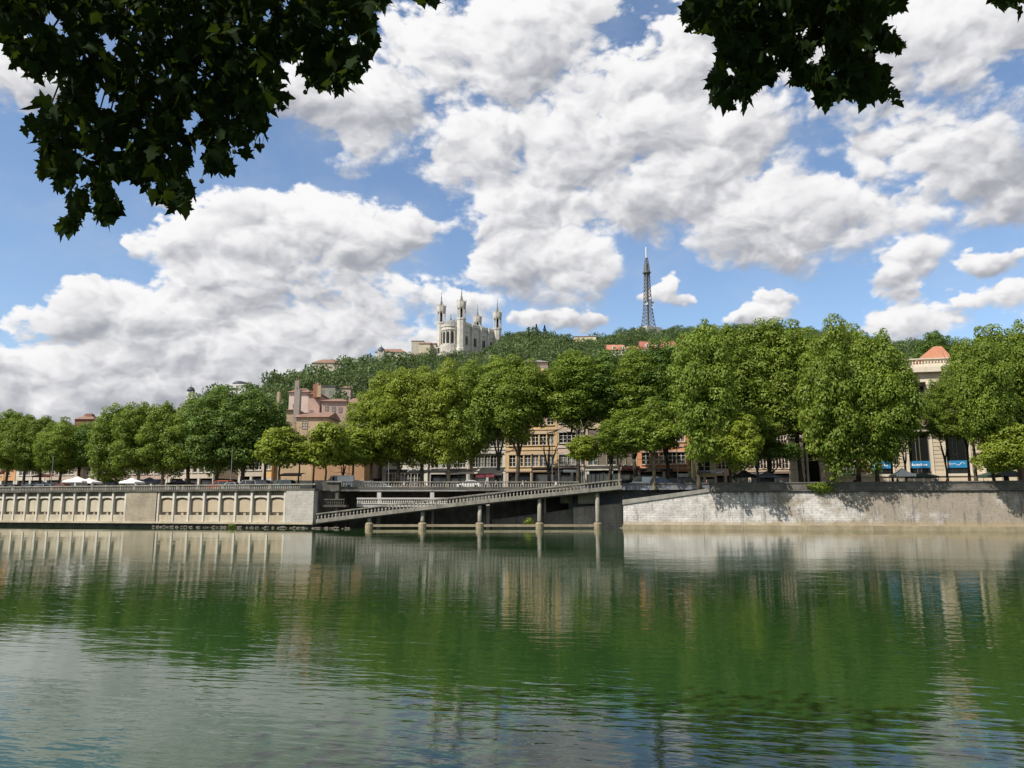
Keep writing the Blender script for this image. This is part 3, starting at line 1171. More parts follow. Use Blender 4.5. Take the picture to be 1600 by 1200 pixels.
W = wallmat
rows5 = [(5.3, 7.65), (9.55, 11.8), (13.6, 15.6), (17.2, 18.8)]
f0 = facade('orange-plastered house at the far left edge behind the trees', -40, 24, 32, W('orange plaster', (0.52, 0.30, 0.15)), [(4.6, 6.8), (8.4, 10.4)], 4, 1.3, 12.5, roof=2, shop=3.4)
f1 = facade('cream house with dark windows between the far left trunks', 25, 70, 32, W('cream plaster', (0.50, 0.46, 0.38)), [(4.6, 6.8), (8.4, 10.4)], 4, 1.4, 12.0, roof=2, shop=3.4, shut=M['shutter'])
f2 = facade('beige house with salmon awnings behind the far left trunks', 71, 120, 32, W('beige plaster', (0.45, 0.37, 0.29)), [(4.6, 6.8), (8.4, 10.4)], 4, 1.4, 12.5, roof=2, shop=3.4)
facade('pinkish house mostly hidden by the left trees', 121, 262, 34, W('dusty pink plaster', (0.42, 0.32, 0.27)), [(4.6, 6.8), (8.4, 10.4)], 11, 1.3, 12, roof=2, shop=3.4, shut=M['shutter'])
facade('cream house with grouped tall windows seen in the gap left of the slender pale trunk', 263, 335, 32, W('warm cream plaster', (0.55, 0.47, 0.38)), [(4.7, 7.2), (9.0, 11.2)], 6, 1.1, 13.5, roof=2, shop=3.4, style='plain')
facade('beige stone house with arched shop and balcony left of the small trees', 372, 412, 30, W('beige stone', (0.46, 0.40, 0.32)), [(4.9, 7.1), (8.8, 11.0)], 3, 1.4, 13.5, roof=2, shop=3.6, lintel=0.3, hood=1, bands=((7.8, 0.25),))
facade('narrow orange house with awning beside the beige stone house', 413, 424, 29, W('bright ochre plaster', (0.62, 0.38, 0.16)), [(4.9, 7.1)], 1, 1.2, 9.5, shop=3.2)
facade('plain tan gable wall behind the row of small young trees', 425, 492, 30, W('tan render', (0.40, 0.29, 0.18)), [(6.5, 7.6)], 1, 1.0, 9.4, roof=None, sills=False)
facade('low brown house behind the white van', 493, 568, 31, W('brown render', (0.30, 0.24, 0.19)), [(4.8, 6.8)], 5, 1.2, 9.2, shop=3.2, roof=1.5)
facade('narrow ochre-brown house with one shuttered column right of the white van', 569, 592, 30, W('ochre brown plaster', (0.38, 0.23, 0.13)), [(3.6, 5.8), (7.6, 9.8)], 1, 1.2, 12.5, shop=2.6, shut=M['shutter'], shut_p=1.0, margin=0.2)
facade('ornate off-white house with arched ground-floor windows', 597, 668, 28, W('off-white stucco', (0.60, 0.57, 0.50)), [(1.0, 4.2), (6.4, 9.0), (10.8, 13.0), (14.6, 16.4)], 6, 1.5, 18.5, hood=1, roof=3, bands=((4.9, 0.3), (9.9, 0.25)), style='cross')
facade('grey-cream house behind the twin pale trunks', 669, 732, 28.4, W('grey cream plaster', (0.48, 0.44, 0.37)), rows5, 6, 1.25, 20.3, roof=3, shop=4.0, bands=((8.6, 0.25),), lintel=.25, shut=M['shutter_grey'])
facade('cream house with curved hoods over its first-floor windows above the beige awning', 733, 790, 27, W('pale cream stucco', (0.62, 0.56, 0.44)), rows5, 5, 1.25, 20.6, roof=3, shop=4.0, hood=1, bands=((4.5, 0.3), (8.7, 0.3)), fm=M['shutter_grey'])
facade('golden ochre house with paired windows behind the thick dark trunk', 790.5, 871, 27, W('golden ochre plaster', (0.60, 0.41, 0.19)), rows5, 6, 1.35, 21.2, roof=3, shop=4.1, lintel=.55, bands=((4.3, 0.35), (8.55, 0.3), (12.6, .25)), trim=W('peach stone trim', (0.52, 0.40, 0.28)), margin=.05)
facade('salmon-beige house with large cross windows behind the small bright tree', 871.5, 916, 27, W('salmon beige plaster', (0.56, 0.43, 0.32)), [(5.5, 7.6), (9.9, 12.0), (13.9, 15.7), (17.2, 18.7)], 3, 1.7, 20.7, roof=3, shop=4.2, bands=((4.4, 0.3), (8.9, 0.25)), lintel=.3, margin=.05)
facade('peach-beige house with brown shutters above the red-fronted restaurant', 916.5, 996, 27, W('peach beige plaster', (0.52, 0.41, 0.28)), [(5.4, 8.1), (9.9, 12.6), (14.2, 16.4), (17.8, 19.3)], 5, 1.9, 21.3, roof=3, shop=4.3, shut=M['shutter'], shut_p=.65, bands=((4.4, 0.45), (9.0, 0.3)), margin=.04)
facade('vivid orange-red house with white cross windows', 996.5, 1079, 27, W('vivid orange plaster', (0.60, 0.27, 0.14)), [(5.4, 7.7), (9.7, 11.9), (13.6, 15.6), (17.0, 18.6)], 5, 1.55, 20.4, roof=3, shop=4.0, bands=((4.5, 0.25), (8.7, 0.22)), lintel=.28, trim=W('pinkish grey trim', (0.50, 0.40, 0.34)))
gb = facade('small pale yellow gabled house with one stone cross window', 1082, 1120, 27, W('pale yellow plaster', (0.58, 0.50, 0.27)), [(3.9, 6.6)], 1, 2.2, 8.2, shop=2.9, lintel=.3, margin=.22, fm=M['conc'])
L = gb['_len']
MB().extrude_y([(0.0, 8.62), (L, 8.62), (L * .78, 10.3), (L * .5, 11.4), (L * .22, 10.3)], 0.0, 0.5).build('gable', bpy.data.materials['pale yellow plaster'], gb)
facade('tall cream apartment block behind the trees right of the orange house', 1100, 1168, 40, W('light cream render', (0.55, 0.50, 0.42)), [(4.9, 7), (8.8, 10.9), (12.7, 14.7), (16.4, 18.4)], 5, 1.4, 21, roof=3, shop=3.6)
hb = facade('historic pink stone house with mullioned windows behind the market tents', 1169, 1238, 33, W('pink sandstone', (0.50, 0.36, 0.28)), [(4.6, 7.2), (9.4, 11.6), (13.4, 15.2)], 6, 1.35, 17.6, roof=3, shop=3.7, trim=W('cream sandstone trim', (0.52, 0.42, 0.30)), bands=((4.0, .3), (8.6, .3)), fm=M['conc'], style='cross')
for o_ in bpy.data.objects:
    if '_len' in o_.keys():
        del o_['_len']

# --- restored stone public building on the right (rusticated piers, tall dark windows, banners)
ch_o, ch_rot, CL = frame_of(1236, 1700, 30)
ch = thing('public_building', 'large classical pale stone building with rusticated piers and blue window banners at the right', 'building', ch_o, ch_rot)
stone = mat('honey limestone', (0.56, 0.47, 0.34), 0.9, 0.15, 0.4, extra=drips(0.3, (0.36, 0.30, 0.22)))
stone_l = mat('light limestone', (0.62, 0.55, 0.43), 0.9, 0.12, 0.4, extra=drips(0.4, (0.40, 0.35, 0.28)))


def chx(u, v=735):
    k = (u - 800.0) / ray(u, v).y
    dxy = (math.cos(ch_rot), math.sin(ch_rot))
    t = (k * ch_o.y - ch_o.x) / (dxy[0] - k * dxy[1])
    return t


wins = [(1305, 1333), (1362, 1394), (1422, 1456), (1480.5, 1515), (1541, 1577), (1603, 1640), (1668, 1706)]
G0, G1 = 3.3, 10.2                   # foot and head of the tall windows above the street
MB().box(chx(1292), CL, 0.8, 16, 0.0, 22.3).build('core_wall', stone, ch)
MB().box(chx(1292), CL, -0.35, 0.78, 0.0, 2.7).build('basement', stone, ch)
MB().box(chx(1292), CL, -0.55, 0.78, 2.702, 3.1).build('base_ledge', stone_l, ch)
MB().box(chx(1292), CL, -0.1, 0.78, 10.6, 11.5).build('lintel_band', stone_l, ch)
MB().box(chx(1292), CL, -0.5, 0.78, 11.502, 12.0).build('string_course', stone_l, ch)
edges = [chx(1292)]
for a, c in wins:
    edges += [chx(a), chx(c)]
edges.append(CL)
for i in range(0, len(edges), 2):
    a, c = edges[i] + 0.45, edges[i + 1] - 0.45
    if i == 0:
        a = edges[i]
    if c - a < 0.4:
        continue
    nb = 11
    hh = (10.6 - 3.1) / nb
    me = MB().box(0, c - a, 0, 0.76, 0.045, hh - 0.045).mesh('rusticated_block', stone)
    for k in range(nb):
        link('rusticated_block', me, ch, (a, 0, 3.1 + k * hh))
    MB().box(a, c, 0.12, 0.77, 3.1, 10.6).build('pier_core', stone, ch)
tg = mat('tinted window glass', (0.012, 0.014, 0.013), 0.1, spec=0.6)
for i, (ua, ub) in enumerate(wins):
    a, c = chx(ua) - .45, chx(ub) + .45
    MB().box(a, a + .45, -0.14, 0.78, 3.102, 10.58).build('jamb', stone_l, ch)
    MB().box(c - .45, c, -0.14, 0.78, 3.102, 10.58).build('jamb', stone_l, ch)
    w = c - a - 0.9
    mb = MB()
    t = .12
    mb.box(0, w, 0, .1, 0, t); mb.box(0, w, 0, .1, 7.3, 7.42)
    for xx in (0, w * .37, w * .55, w - t):
        mb.box(xx, xx + (t if xx in (0, w - t) else .09), 0, .1, t, 7.3)
    wo = mb.build('window', M['metal_dark'] if i % 2 else M['shutter'], ch)
    wo.location = (a + .45, .5, 3.12)
    pw = MB().box(.05, w - .05, .12, .16, .05, 7.35).build('pane', tg, wo)
    if i in (1, 2, 3):
        ba = MB().box(0.15, w - 0.1, 0, 0.05, 0, 1.25).build('banner', M['banner'], ch)
        ba.location = (a + .45, .42, 4.15)
        rr = random.Random(i)
        x = 0.4
        if i in (1, 2):
            e = MB().box(0.15, 0.38, -0.012, -0.002, 0.1, 1.15).build('print', M['ink'], ba)
            while x < w - .6:
                h = rr.uniform(.18, .4)
                dx = rr.uniform(.10, .28)
                MB().box(x, x + dx, -0.012, -0.002, .42, .42 + h).build('lettering', M['ink'], ba)
                x += dx + rr.uniform(.05, .14)
        else:
            pts = [(x2, -.012, .65 + .28 * math.sin(x2 * 4.1) * math.cos(x2 * 1.3)) for x2 in np.linspace(.5, w - .5, 18)]
            MB().tube(pts, .05, 4).build('lettering', M['ink'], ba)
            MB().lathe([(.3, 0), (.3, .01)], 12).build('print', mat('maroon and white roundel', (.45, .25, .3), .6), ba).matrix_local = Matrix.Translation((.45, -.004, .65)) @ Matrix.Rotation(PI / 2, 4, 'X')
    if i == 0:
        ba = MB().box(0.4, w - 0.1, 0, 0.05, 0, 1.3).build('poster', M['white'], ch)
        ba.location = (a + .45, .42, 4.1)
# poster case and lantern on the pier
px = chx(1349.5)
pc = MB().box(-.95, .95, -.16, -.003, 0, 2.0).build('notice_board', M['poster_red'], ch); pc.location = (px, 0, 3.55)
MB().box(-.62, .62, -.2, -.162, .35, 1.65).build('poster', M['poster_tan'], pc)
mb = MB(); mb.box(-.04, .04, -.5, 0, 1.1, 1.18); mb.lathe([(.05, 0), (.2, .25), (.24, .8), (.05, 1.05)], 6, 0, -.5)
lo = mb.build('wall_lantern', M['metal_dark'], ch); lo.location = (px, 0, 6.0)
# upper floor: paired columns, dark windows, entablature, balustrade
for i, (ua, ub) in enumerate(wins):
    a, c = chx(ua), chx(ub)
    wo = MB().box(0, c - a, 0, .1, 0, 6).build('window', M['metal_dark'], ch); wo.location = (a, .62, 12.9)
    MB().box(.2, c - a - .2, -.04, -.002, .2, 5.8).build('pane', tg, wo)
for i in range(0, len(edges), 2):
    a, c = edges[i], edges[i + 1]
    if c - a < 1:
        continue
    for xx in (a + .75, c - .75):
        mb = MB()
        nfl = 14
        ring = []
        pr = [(.62, 12.0), (.62, 12.4), (.5, 12.5), (.5, 13.0), (.43, 18.6), (.6, 19.0), (.62, 19.4)]
        mb.lathe(pr, nfl, xx, -.05)
        mb.build('column', stone_l, ch)
MB().box(chx(1292), CL, -0.3, 0.8, 19.42, 20.1).build('architrave', stone_l, ch)
mb = MB()
mb.box(chx(1292), CL, -1.1, 0.8, 21.1, 22.0)
mb.build('cornice', stone_l, ch)
MB().box(chx(1292), CL, -0.35, 0.8, 20.102, 21.098).build('frieze', stone, ch)
MB().box(chx(1292), CL, -0.6, 0.0, 22.3, 22.55).build('balustrade_base', stone_l, ch)
MB().box(chx(1292), CL, -0.6, 0.0, 23.45, 23.65).build('balustrade_rail', stone_l, ch)
MB().box(chx(1292), CL, -0.9, 0.8, 22.002, 22.298).build('blocking_course', stone_l, ch)
bm5 = baluster_mesh(0.9, 0.16, stone_l)
x = chx(1405)
while x < chx(1500):
    link('baluster', bm5, ch, (x, -.3, 22.55))
    x += .52
# orange hipped roof behind the balustrade
xa, xb = chx(1428, 560) + 2.2, chx(1470, 560) + 2.6
MB().box(xa + .8, xb, 4, 12, 22.3, 24.3).build('attic_wall', stone_l, ch)
mb = MB()
mb.hexa([(xa - .2, 3.4, 24.3), (xb + .3, 3.4, 24.3), (xb + .3, 13, 24.3), (xa - .2, 13, 24.3)],
        [(xb - 1.6, 7.5, 27.2), (xb - .2, 7.5, 27.2), (xb - .2, 8.5, 27.2), (xb - 1.6, 8.5, 27.2)])
mb.build('roof', M['tile_or'], ch)
# stone portal at its left end
pt_ = thing('stone_portal', 'projecting stone entrance bay with dark doorway left of the blue banners', 'portal', *(lambda q: (q[0], q[1]))(frame_of(1236, 1290, 26.5)[:2]))
PL = frame_of(1236, 1290, 26.5)[2]
cor = 0
for (a, c, nm) in ((0.0, PL * .42, 'l'), (PL * .86, PL, 'r')):
    nb = 12
    for k in range(nb):
        ins = 0.0 if k % 2 else .07
        MB().box(a + ins, c - ins, ins, 3.0, k * .78 + .03, (k + 1) * .78 - .0).build('stone_course', stone_l, pt_)
    MB().box(a + .15, c - .15, .15, 2.95, 0, 9.5).build('pier_core', stone, pt_)
MB().box(-.4, PL + .3, -.5, 3.2, 9.502, 9.9).build('cornice', stone_l, pt_)
MB().box(-.2, PL + .1, -.25, 3.1, 9.902, 10.8).build('entablature', stone_l, pt_)
MB().box(-.5, PL + .4, -.6, 3.2, 10.802, 11.1).build('cornice', stone_l, pt_)
MB().box(PL * .42 + .02, PL * .86 - .02, 1.4, 1.6, 0, 9.4).build('door', M['dark_in'], pt_)
mb = MB(); mb.lathe([(.28, 0), (.28, .3), (.22, .5), (.2, 7.6), (.3, 8.0), (.3, 8.3)], 12, PL * .42 + .5, .5)
mb.build('column', stone_l, pt_)

ch.scale = (1, 1, 1.03)
pt_.scale = (1, 1, 1.03)

# ------------------------------------------------------------------ old pink and tan houses on the slope
def block(mb, u0, u1, vb, vt, D, depth):
    a, c = at(u0, vt, D), at(u1, vt, D)
    zb = at((u0 + u1) / 2, vb, D).z
    return a.x, c.x, zb, a.z


def hill_house(label, u0, u1, vtop, D, wm, depth=9, base_extra=34, roof=None, roofm=None, wins=(), yaw=0.0, chim=(), cat='house', vref=None, hip=True, style='cross', name='hill_house', flat=False, fm=None):
    a, c = at(u0, vref or vtop, D), at(u1, vref or vtop, D)
    ztop = at((u0 + u1) / 2, vtop, D).z
    L = (c - a).length / max(math.cos(yaw), .3)
    b = thing(name, label, cat, (a.x, D, ztop), yaw)
    MB().box(0, L, 0, depth, -max(base_extra, 20 if D < 260 else 40), 0).build('wall', wm, b)
    if roof:
        rm = roofm or M['tile']
        e = .5
        mb = MB()
        if hip:
            mb.hexa([(-e, -e, .002), (L + e, -e, .002), (L + e, depth + e, .002), (-e, depth + e, .002)],
                    [(min(L * .3, depth * .4), depth * .45, roof), (L - min(L * .3, depth * .4), depth * .45, roof), (L - min(L * .3, depth * .4), depth * .55, roof), (min(L * .3, depth * .4), depth * .55, roof)])
        else:
            mb.hexa([(-e, -e, .002), (L + e, -e, .002), (L + e, depth + e, .002), (-e, depth + e, .002)],
                    [(-e, depth * .45, roof), (L + e, depth * .45, roof), (L + e, depth * .55, roof), (-e, depth * .55, roof)])
        mb.build('roof', rm, b)
    if flat:
        MB().box(-.3, L + .3, -.3, depth + .3, .002, .4).build('roof', roofm or M['tile'], b)
    for (fx, dz, w, h) in wins:
        wo = put_window(b, L * fx - w / 2, -.06, -dz - h, w, h, style, fm or M['shutter_grey'])
    for (fx, fy, w, h, cm) in chim:
        MB().box(L * fx - w / 2, L * fx + w / 2, depth * fy - w / 2, depth * fy + w / 2, -1, h).build('chimney', cm, b)
        for q in (-.22, .22):
            MB().lathe([(.16, h + .002), (.13, h + .7)], 7, L * fx + q * w, depth * fy).build('chimney_pot', M['tile'], b)
    return b


tan = W('tan old plaster', (0.42, 0.32, 0.21))
pink = W('dusty pink old plaster', (0.46, 0.33, 0.275))
pink2 = W('mauve pink old plaster', (0.46, 0.31, 0.26))
lpink = W('light pink old plaster', (0.60, 0.48, 0.42))
brick = W('brick chimney stack', (0.28, 0.13, 0.085))
grc = W('grey chimney stack', (0.28, 0.25, 0.22))
hill_house('tan house with mono-pitch roof and grey chimney above the young trees', 463, 512, 652, 176, tan, 10, 20, wins=((.28, .8, 1.3, 1.9), (.3, 6, 1.2, 1.6)), roof=1.6, hip=False, chim=((-.12, .3, 1.3, 6.8, grc),), yaw=-.05)
hill_house('slim tan side wing left of the tan house', 448, 463, 641, 180, W('ochre grey plaster', (0.36, 0.28, 0.19)), 8, 22, roof=.8)
hill_house('light pink tower-like house with hipped brown roof', 452, 482, 613, 196, lpink, 9, 24, roof=1.6, wins=((.3, 3, .9, 1.0),), chim=((.33, .15, 1.1, 3.2, grc),))
hill_house('darker pink wing with tall brick chimneys', 482, 500, 616, 194, pink2, 9, 24, roof=1.0, wins=((.3, 4, .8, 1.2), (.3, 9.6, .8, 1.3)), chim=((.75, -.05, 1.5, 2.4, brick), (.2, .5, 2.0, 1.4, brick), (1.1, -.2, .9, 1.9, tan)))
hill_house('long mauve pink house with three small attic windows', 503, 541, 627, 190, pink, 10, 26, roof=1.3, wins=((.2, 1.0, .9, 1.3), (.48, 1.2, .9, 1.3), (.75, 1.4, .9, 1.3), (.5, 7.0, 1.2, 2.2), (.85, 7.6, 1.1, 1.8), (.2, 7.2, .8, 1.6), (.5, 12, 1.2, 2.2), (.2, 12, 1.0, 1.6)), yaw=.08)
hill_house('low terracotta roofed house right of the mauve pink house', 541, 562, 631, 205, W('rosy plaster', (0.50, 0.34, 0.28)), 8, 18, roof=2.0)
hill_house('ruined grey stone house half way up the wooded slope', 497, 524, 604, 330, W('grey rubble wall', (0.26, 0.25, 0.20)), 8, 9, wins=((.3, 1.5, 1, 1.5), (.7, 1.8, 1, 1.5)), flat=True, roofm=M['stone_dark'])
hill_house('tiny pink cottage among the slope trees', 534, 548, 606, 345, W('washed pink wall', (0.50, 0.38, 0.32)), 6, 6, roof=1.2)
hill_house('slim dark chimney block rising from the left tree tops', 433, 437, 612, 180, tan, 1.2, 16)
hill_house('red tiled hilltop villa left of the long wooded crest', 488, 532, 567, 470, W('villa cream', (0.50, 0.45, 0.36)), 12, 8, roof=3.2, wins=((.2, .6, 1.2, 1.6), (.5, .6, 1.2, 1.6), (.8, .6, 1.2, 1.6)))
hill_house('grey stone wall house on the left crest', 405, 418, 607, 430, W('grey wall', (0.40, 0.39, 0.36)), 8, 8, roof=1.5)
hill_house('brown-red brick house peeping over the far left trees', 117, 145, 655, 330, W('dark red brick', (0.22, 0.10, 0.07)), 9, 20, roof=2.2, chim=((.6, .4, 2.4, 2.6, brick), (.3, .5, 1.4, 2.4, brick)))
d1 = hill_house('white turret with dark dome above the left trees', 292, 301, 611, 300, W('white render', (0.70, 0.69, 0.66)), 2.3, 14, wins=((.5, .8, .8, 1.2),))
mb = MB(); mb.lathe([(1.55, .01), (1.5, .5), (1.2, 1.2), (.7, 1.7), (.12, 1.95), (.05, 2.9)], 12, 1.1, 1.1); mb.build('dome', M['slate'], d1, True)
d2 = hill_house('white house with dark domed roof above the left trees', 357, 384, 600, 310, W('white render two', (0.68, 0.67, 0.63)), 7, 14, wins=((.2, .6, .8, 1.2), (.5, .6, .8, 1.2), (.8, .6, .8, 1.2)))
mb = MB(); mb.lathe([(3.1, .01), (2.9, .7), (2.2, 1.3), (1.0, 1.7), (.1, 1.85)], 14, 3.4, 3.4); mb.build('dome', M['slate'], d2, True)
hill_house('pale villa with dark turret left of the basilica', 586, 633, 550, 590, W('pale villa render', (0.60, 0.57, 0.50)), 10, 8, roof=3.4, wins=((.15, .8, 1.2, 1.8), (.35, .8, 1.2, 1.8), (.55, .8, 1.2, 1.8), (.75, .8, 1.2, 1.8), (.93, .8, 1.2, 1.8)))
d3 = hill_house('small dark-roofed turret beside the pale villa', 590, 600, 548, 586, W('turret render', (0.45, 0.43, 0.40)), 4.5, 8)
mb = MB(); mb.lathe([(3.0, .01), (2.6, 1.4), (1.6, 2.8), (.3, 3.6), (.08, 5.2)], 10, 2.4, 2.2); mb.build('dome', M['slate'], d3)
hill_house('low flat grey-roofed house just left of the old chapel', 643, 662, 533, 640, W('warm grey render', (0.46, 0.42, 0.35)), 10, 9, flat=True)
hill_house('old beige chapel building beside the apse', 655, 672, 537, 616, W('beige chapel wall', (0.60, 0.52, 0.37)), 12, 12, roof=2.2, wins=((.7, 3.0, 1.4, 2.6),), hip=False)
hill_house('beige chapel wing touching the basilica terrace', 671, 681, 537, 622, W('shaded chapel wall', (0.50, 0.44, 0.33)), 10, 12, roof=1.6, hip=False)  # darker copy of the chapel wall, with shade put into its colour
hill_house('pale yellow block with flat red roof on the ridge right of the basilica', 904, 931, 526, 700, W('pale yellow render', (0.66, 0.57, 0.38)), 12, 12, roof=1.8, wins=((.25, 1.6, 1.3, 1.8), (.5, 1.6, 1.3, 1.8), (.75, 1.6, 1.3, 1.8)), yaw=-.12)
hill_house('yellow block end wing on the ridge', 897, 904.5, 526, 703, W('yellow render', (0.60, 0.50, 0.32)), 10, 12, flat=True)
rr_ = M['tile_red'] = mat('brick red roof tiles', (0.33, 0.125, 0.09), 0.9, 0.25, 0.3)
hr = hill_house('long convent building with steep red roof and white dormers below the metal tower', 1002, 1041, 545, 548, W('convent cream', (0.62, 0.57, 0.46)), 12, 14, roof=6.6, roofm=rr_, hip=False, wins=((.2, 1, 1.4, 2), (.5, 1, 1.4, 2), (.8, 1, 1.4, 2)))
for fx in (3.5, 10.5, 17):
    q = MB().extrude_y([(fx, 1.4), (fx + 1.9, 1.4), (fx + 1.9, 3.6), (fx + .95, 4.7), (fx, 3.6)], .2, 3.2).build('dormer', M['white'], hr)
    MB().box(fx + .5, fx + 1.4, .14, .198, 1.7, 3.4).build('window', M['glass'], q)
hill_house('red roofed end pavilion of the long convent building', 1041, 1064, 545, 545, W('convent pavilion', (0.55, 0.50, 0.42)), 14, 14, roof=7.0, roofm=M['tile_or'], wins=((.2, 1, 1.4, 2), (.4, 1, 1.4, 2), (.6, 1, 1.4, 2), (.8, 1, 1.4, 2)))
hs = hill_house('shorter red roofed building with white dormers left of the convent', 950, 974, 547, 520, W('short wing cream', (0.60, 0.53, 0.42)), 11, 12, roof=4.8, roofm=M['tile_or'], hip=False)
for fx in (3.2, 10.0):
    q = MB().extrude_y([(fx, .8), (fx + 1.6, .8), (fx + 1.6, 2.8), (fx + .8, 3.6), (fx, 2.8)], .3, 3.0).build('dormer', M['white'], hs)
    MB().box(fx + .4, fx + 1.2, .24, .298, 1.0, 2.6).build('window', M['glass'], q)
hill_house('small orange roofed house between the two dormered roofs', 975, 1001, 545, 560, W('cream link wing', (0.60, 0.54, 0.42)), 10, 14, roof=3.0, roofm=M['tile_or'])
hill_house('grey-roofed house showing above the central trees', 815, 856, 566, 215, W('warm stucco', (0.55, 0.40, 0.30)), 10, 30, roof=1.5, roofm=mat('grey roof sheet', (.20, .18, .16), .8, .2, .5), wins=((.75, 1.2, 1.2, 1.8), (.9, 1.2, 1.2, 1.8)))
hill_house('pale house front in a gap above the trees below the convent', 1036, 1062, 555, 225, W('pale stucco', (0.58, 0.53, 0.45)), 9, 30, roof=1.0, wins=((.3, 1.0, 1.1, 1.7), (.6, 1.0, 1.1, 1.7)))


# ------------------------------------------------------------------ hilltop basilica
bs = mat('white basilica stone', (0.56, 0.535, 0.48), 0.9, 0.3, 0.25, extra=drips(0.55, (0.34, 0.32, 0.28), 0.08, 0.5))
bs2 = W('grey basilica stone', (0.52, 0.49, 0.44), 0.15)
lead = mat('grey lead roof', (0.20, 0.20, 0.20), 0.7, 0.2, 0.4)
BW_, BL_ = 23.2, 46.3
# local frame: x along the nave (away to the right), y across, origin at the front tower
P2 = Vector((-42.0, 620.0, 129.0))
brot = math.atan2(36.0, 29.1)
bz = thing('basilica', 'white hilltop basilica with four octagonal towers, spires and rounded apse', 'church', P2, brot)


def tower(name, x, y, r, h, sp):
    t = MB()
    t.lathe([(r * 1.15, -8), (r * 1.15, 3), (r, 3.4), (r, h * .62), (r * 1.08, h * .63), (r * 1.08, h * .66)], 8, x, y)
    to = t.build('tower', bs, bz)
    # open belfry: eight slender piers round a dark core
    for i in range(8):
        a = 2 * PI * (i + .5) / 8
        cx, cy_ = x + r * .9 * math.cos(a), y + r * .9 * math.sin(a)
        MB().lathe([(r * .12, h * .66), (r * .11, h * .86)], 5, cx, cy_).build('belfry_pier', bs, to)
    MB().lathe([(r * .3, h * .66), (r * .3, h * .86)], 8, x, y).build('belfry_core', M['dark_in'], to)
    MB().lathe([(r * .95, h * .855), (r * 1.05, h * .88), (r * 1.1, h * .92), (r * 1.12, h * .985)], 8, x, y).build('crown', bs, to)
    for i in range(8):
        a = 2 * PI * (i + .5) / 8
        MB().lathe([(r * .2, h * .985), (r * .16, h * 1.02)], 5, x + r * .98 * math.cos(a), y + r * .98 * math.sin(a)).build('merlon', bs, to)
    MB().lathe([(r * .45, h * .986), (r * .34, h * 1.03), (r * .2, h + sp * .35), (r * .1, h + sp * .45), (r * .14, h + sp * .5), (.16, h + sp * .8), (.08, h + sp)], 6, x, y).build('spire', lead, to)
    MB().box(x - .55, x + .55, y - .08, y + .08, h + sp * .9, h + sp * .925).build('cross_arm', lead, to)


TH = 43.2
tower('a', 0, 0, 3.8, TH, 12)
tower('b', 0, BW_, 3.8, TH, 12)
tower('c', BL_, 0, 3.8, TH, 12)
tower('d', BL_, BW_, 3.8, TH, 11)
# nave
NH = 25.5
MB().box(1.5, BL_ - 1, 1.5, BW_ - 1.5, -8, NH).build('nave_wall', bs, bz)
mb = MB()
mb.hexa([(1.5, 1.2, NH + .01), (BL_ - 1, 1.2, NH + .01), (BL_ - 1, BW_ - 1.2, NH + .01), (1.5, BW_ - 1.2, NH + .01)],
        [(3, BW_ * .47, NH + 4.6), (BL_ - 3, BW_ * .47, NH + 4.6), (BL_ - 3, BW_ * .53, NH + 4.6), (3, BW_ * .53, NH + 4.6)])
mb.build('roof', lead, bz)
MB().box(1.5, BL_ - 1, .9, 1.48, NH - 1.6, NH + 1.0).build('parapet', bs, bz)
for k in range(28):
    x = 3.6 + k * 1.45
    MB().box(x, x + .7, 1.0, 1.4, NH + 1.002, NH + 1.8).build('merlon', bs, bz)
for k, x in enumerate((5.5, 16.5, 27.5, 37.5)):
    # tall arched windows with frames
    pts = [(x, 7), (x + 4.6, 7), (x + 4.6, 15.5)] + [(x + 2.3 + 2.3 * math.cos(a), 15.5 + 2.3 * math.sin(a)) for a in (.5, 1.0, 1.57, 2.1, 2.6)] + [(x, 15.5)]
    w = MB().extrude_y(pts, 1.3, 1.498).build('window', bs2, bz)
    for (xa, xb) in ((x + .7, x + 2.1), (x + 2.5, x + 3.9)):
        pts = [(xa, 7.8), (xb, 7.8), (xb, 14.5), ((xa + xb) / 2, 15.6), (xa, 14.5)]
        MB().extrude_y(pts, 1.2, 1.297).build('pane', M['dark_in'], w)
    pts = [(x - .5, 18.6), (x + 5.1, 18.6), (x + 5.1, 19.2), (x - .5, 19.2)]
    MB().extrude_y(pts, 1.1, 1.49).build('string_course', bs2, bz)
    MB().lathe([(1.3, -8), (1.3, 21), (1.5, 21.5), (1.5, 24), (.5, 27)], 8, x - 1.8 if k else x - 1.4, 0.9).build('buttress', bs, bz)
# apse: faces the camera (towards local -x)
AX, AY, AR = -0.5, BW_ * .5, 7.6
mb = MB()
mb.lathe([(AR + 1.2, -8), (AR + 1.2, 6.5), (AR, 6.9), (AR, 21.5), (AR + .5, 22), (AR + .5, 23.6)], 20, AX, AY)
ap = mb.build('apse', bs, bz)
MB().lathe([(AR + .2, 23.61), (AR * .75, 26.2), (AR * .4, 28.0), (.8, 28.8), (.8, 30.3), (.2, 31.6)], 20, AX, AY).build('half_dome', lead, ap)
for i in range(11):
    a = PI * .62 + i * PI * .76 / 10 + PI * 0.0
    cx, cy_ = AX + (AR + .02) * math.cos(a), AY + (AR + .02) * math.sin(a)
    if i % 2 == 0:
        MB().lathe([(.62, 6.9), (.5, 7.6), (.5, 17.5), (.75, 18.4)], 8, cx, cy_).build('column', bs, ap)
    else:
        w = MB().extrude_y([(-.95, 8), (.95, 8), (.95, 16.4), (.6, 17.4), (0, 17.9), (-.6, 17.4), (-.95, 16.4)], -.25, .3).build('window', M['dark_in'], ap)
        w.location = (cx, cy_, 0)
        w.rotation_euler = (0, 0, a + PI / 2)
MB().lathe([(AR + .35, 18.8), (AR + .6, 19.6), (AR + .35, 20.0)], 20, AX, AY).build('string_course', bs2, ap)
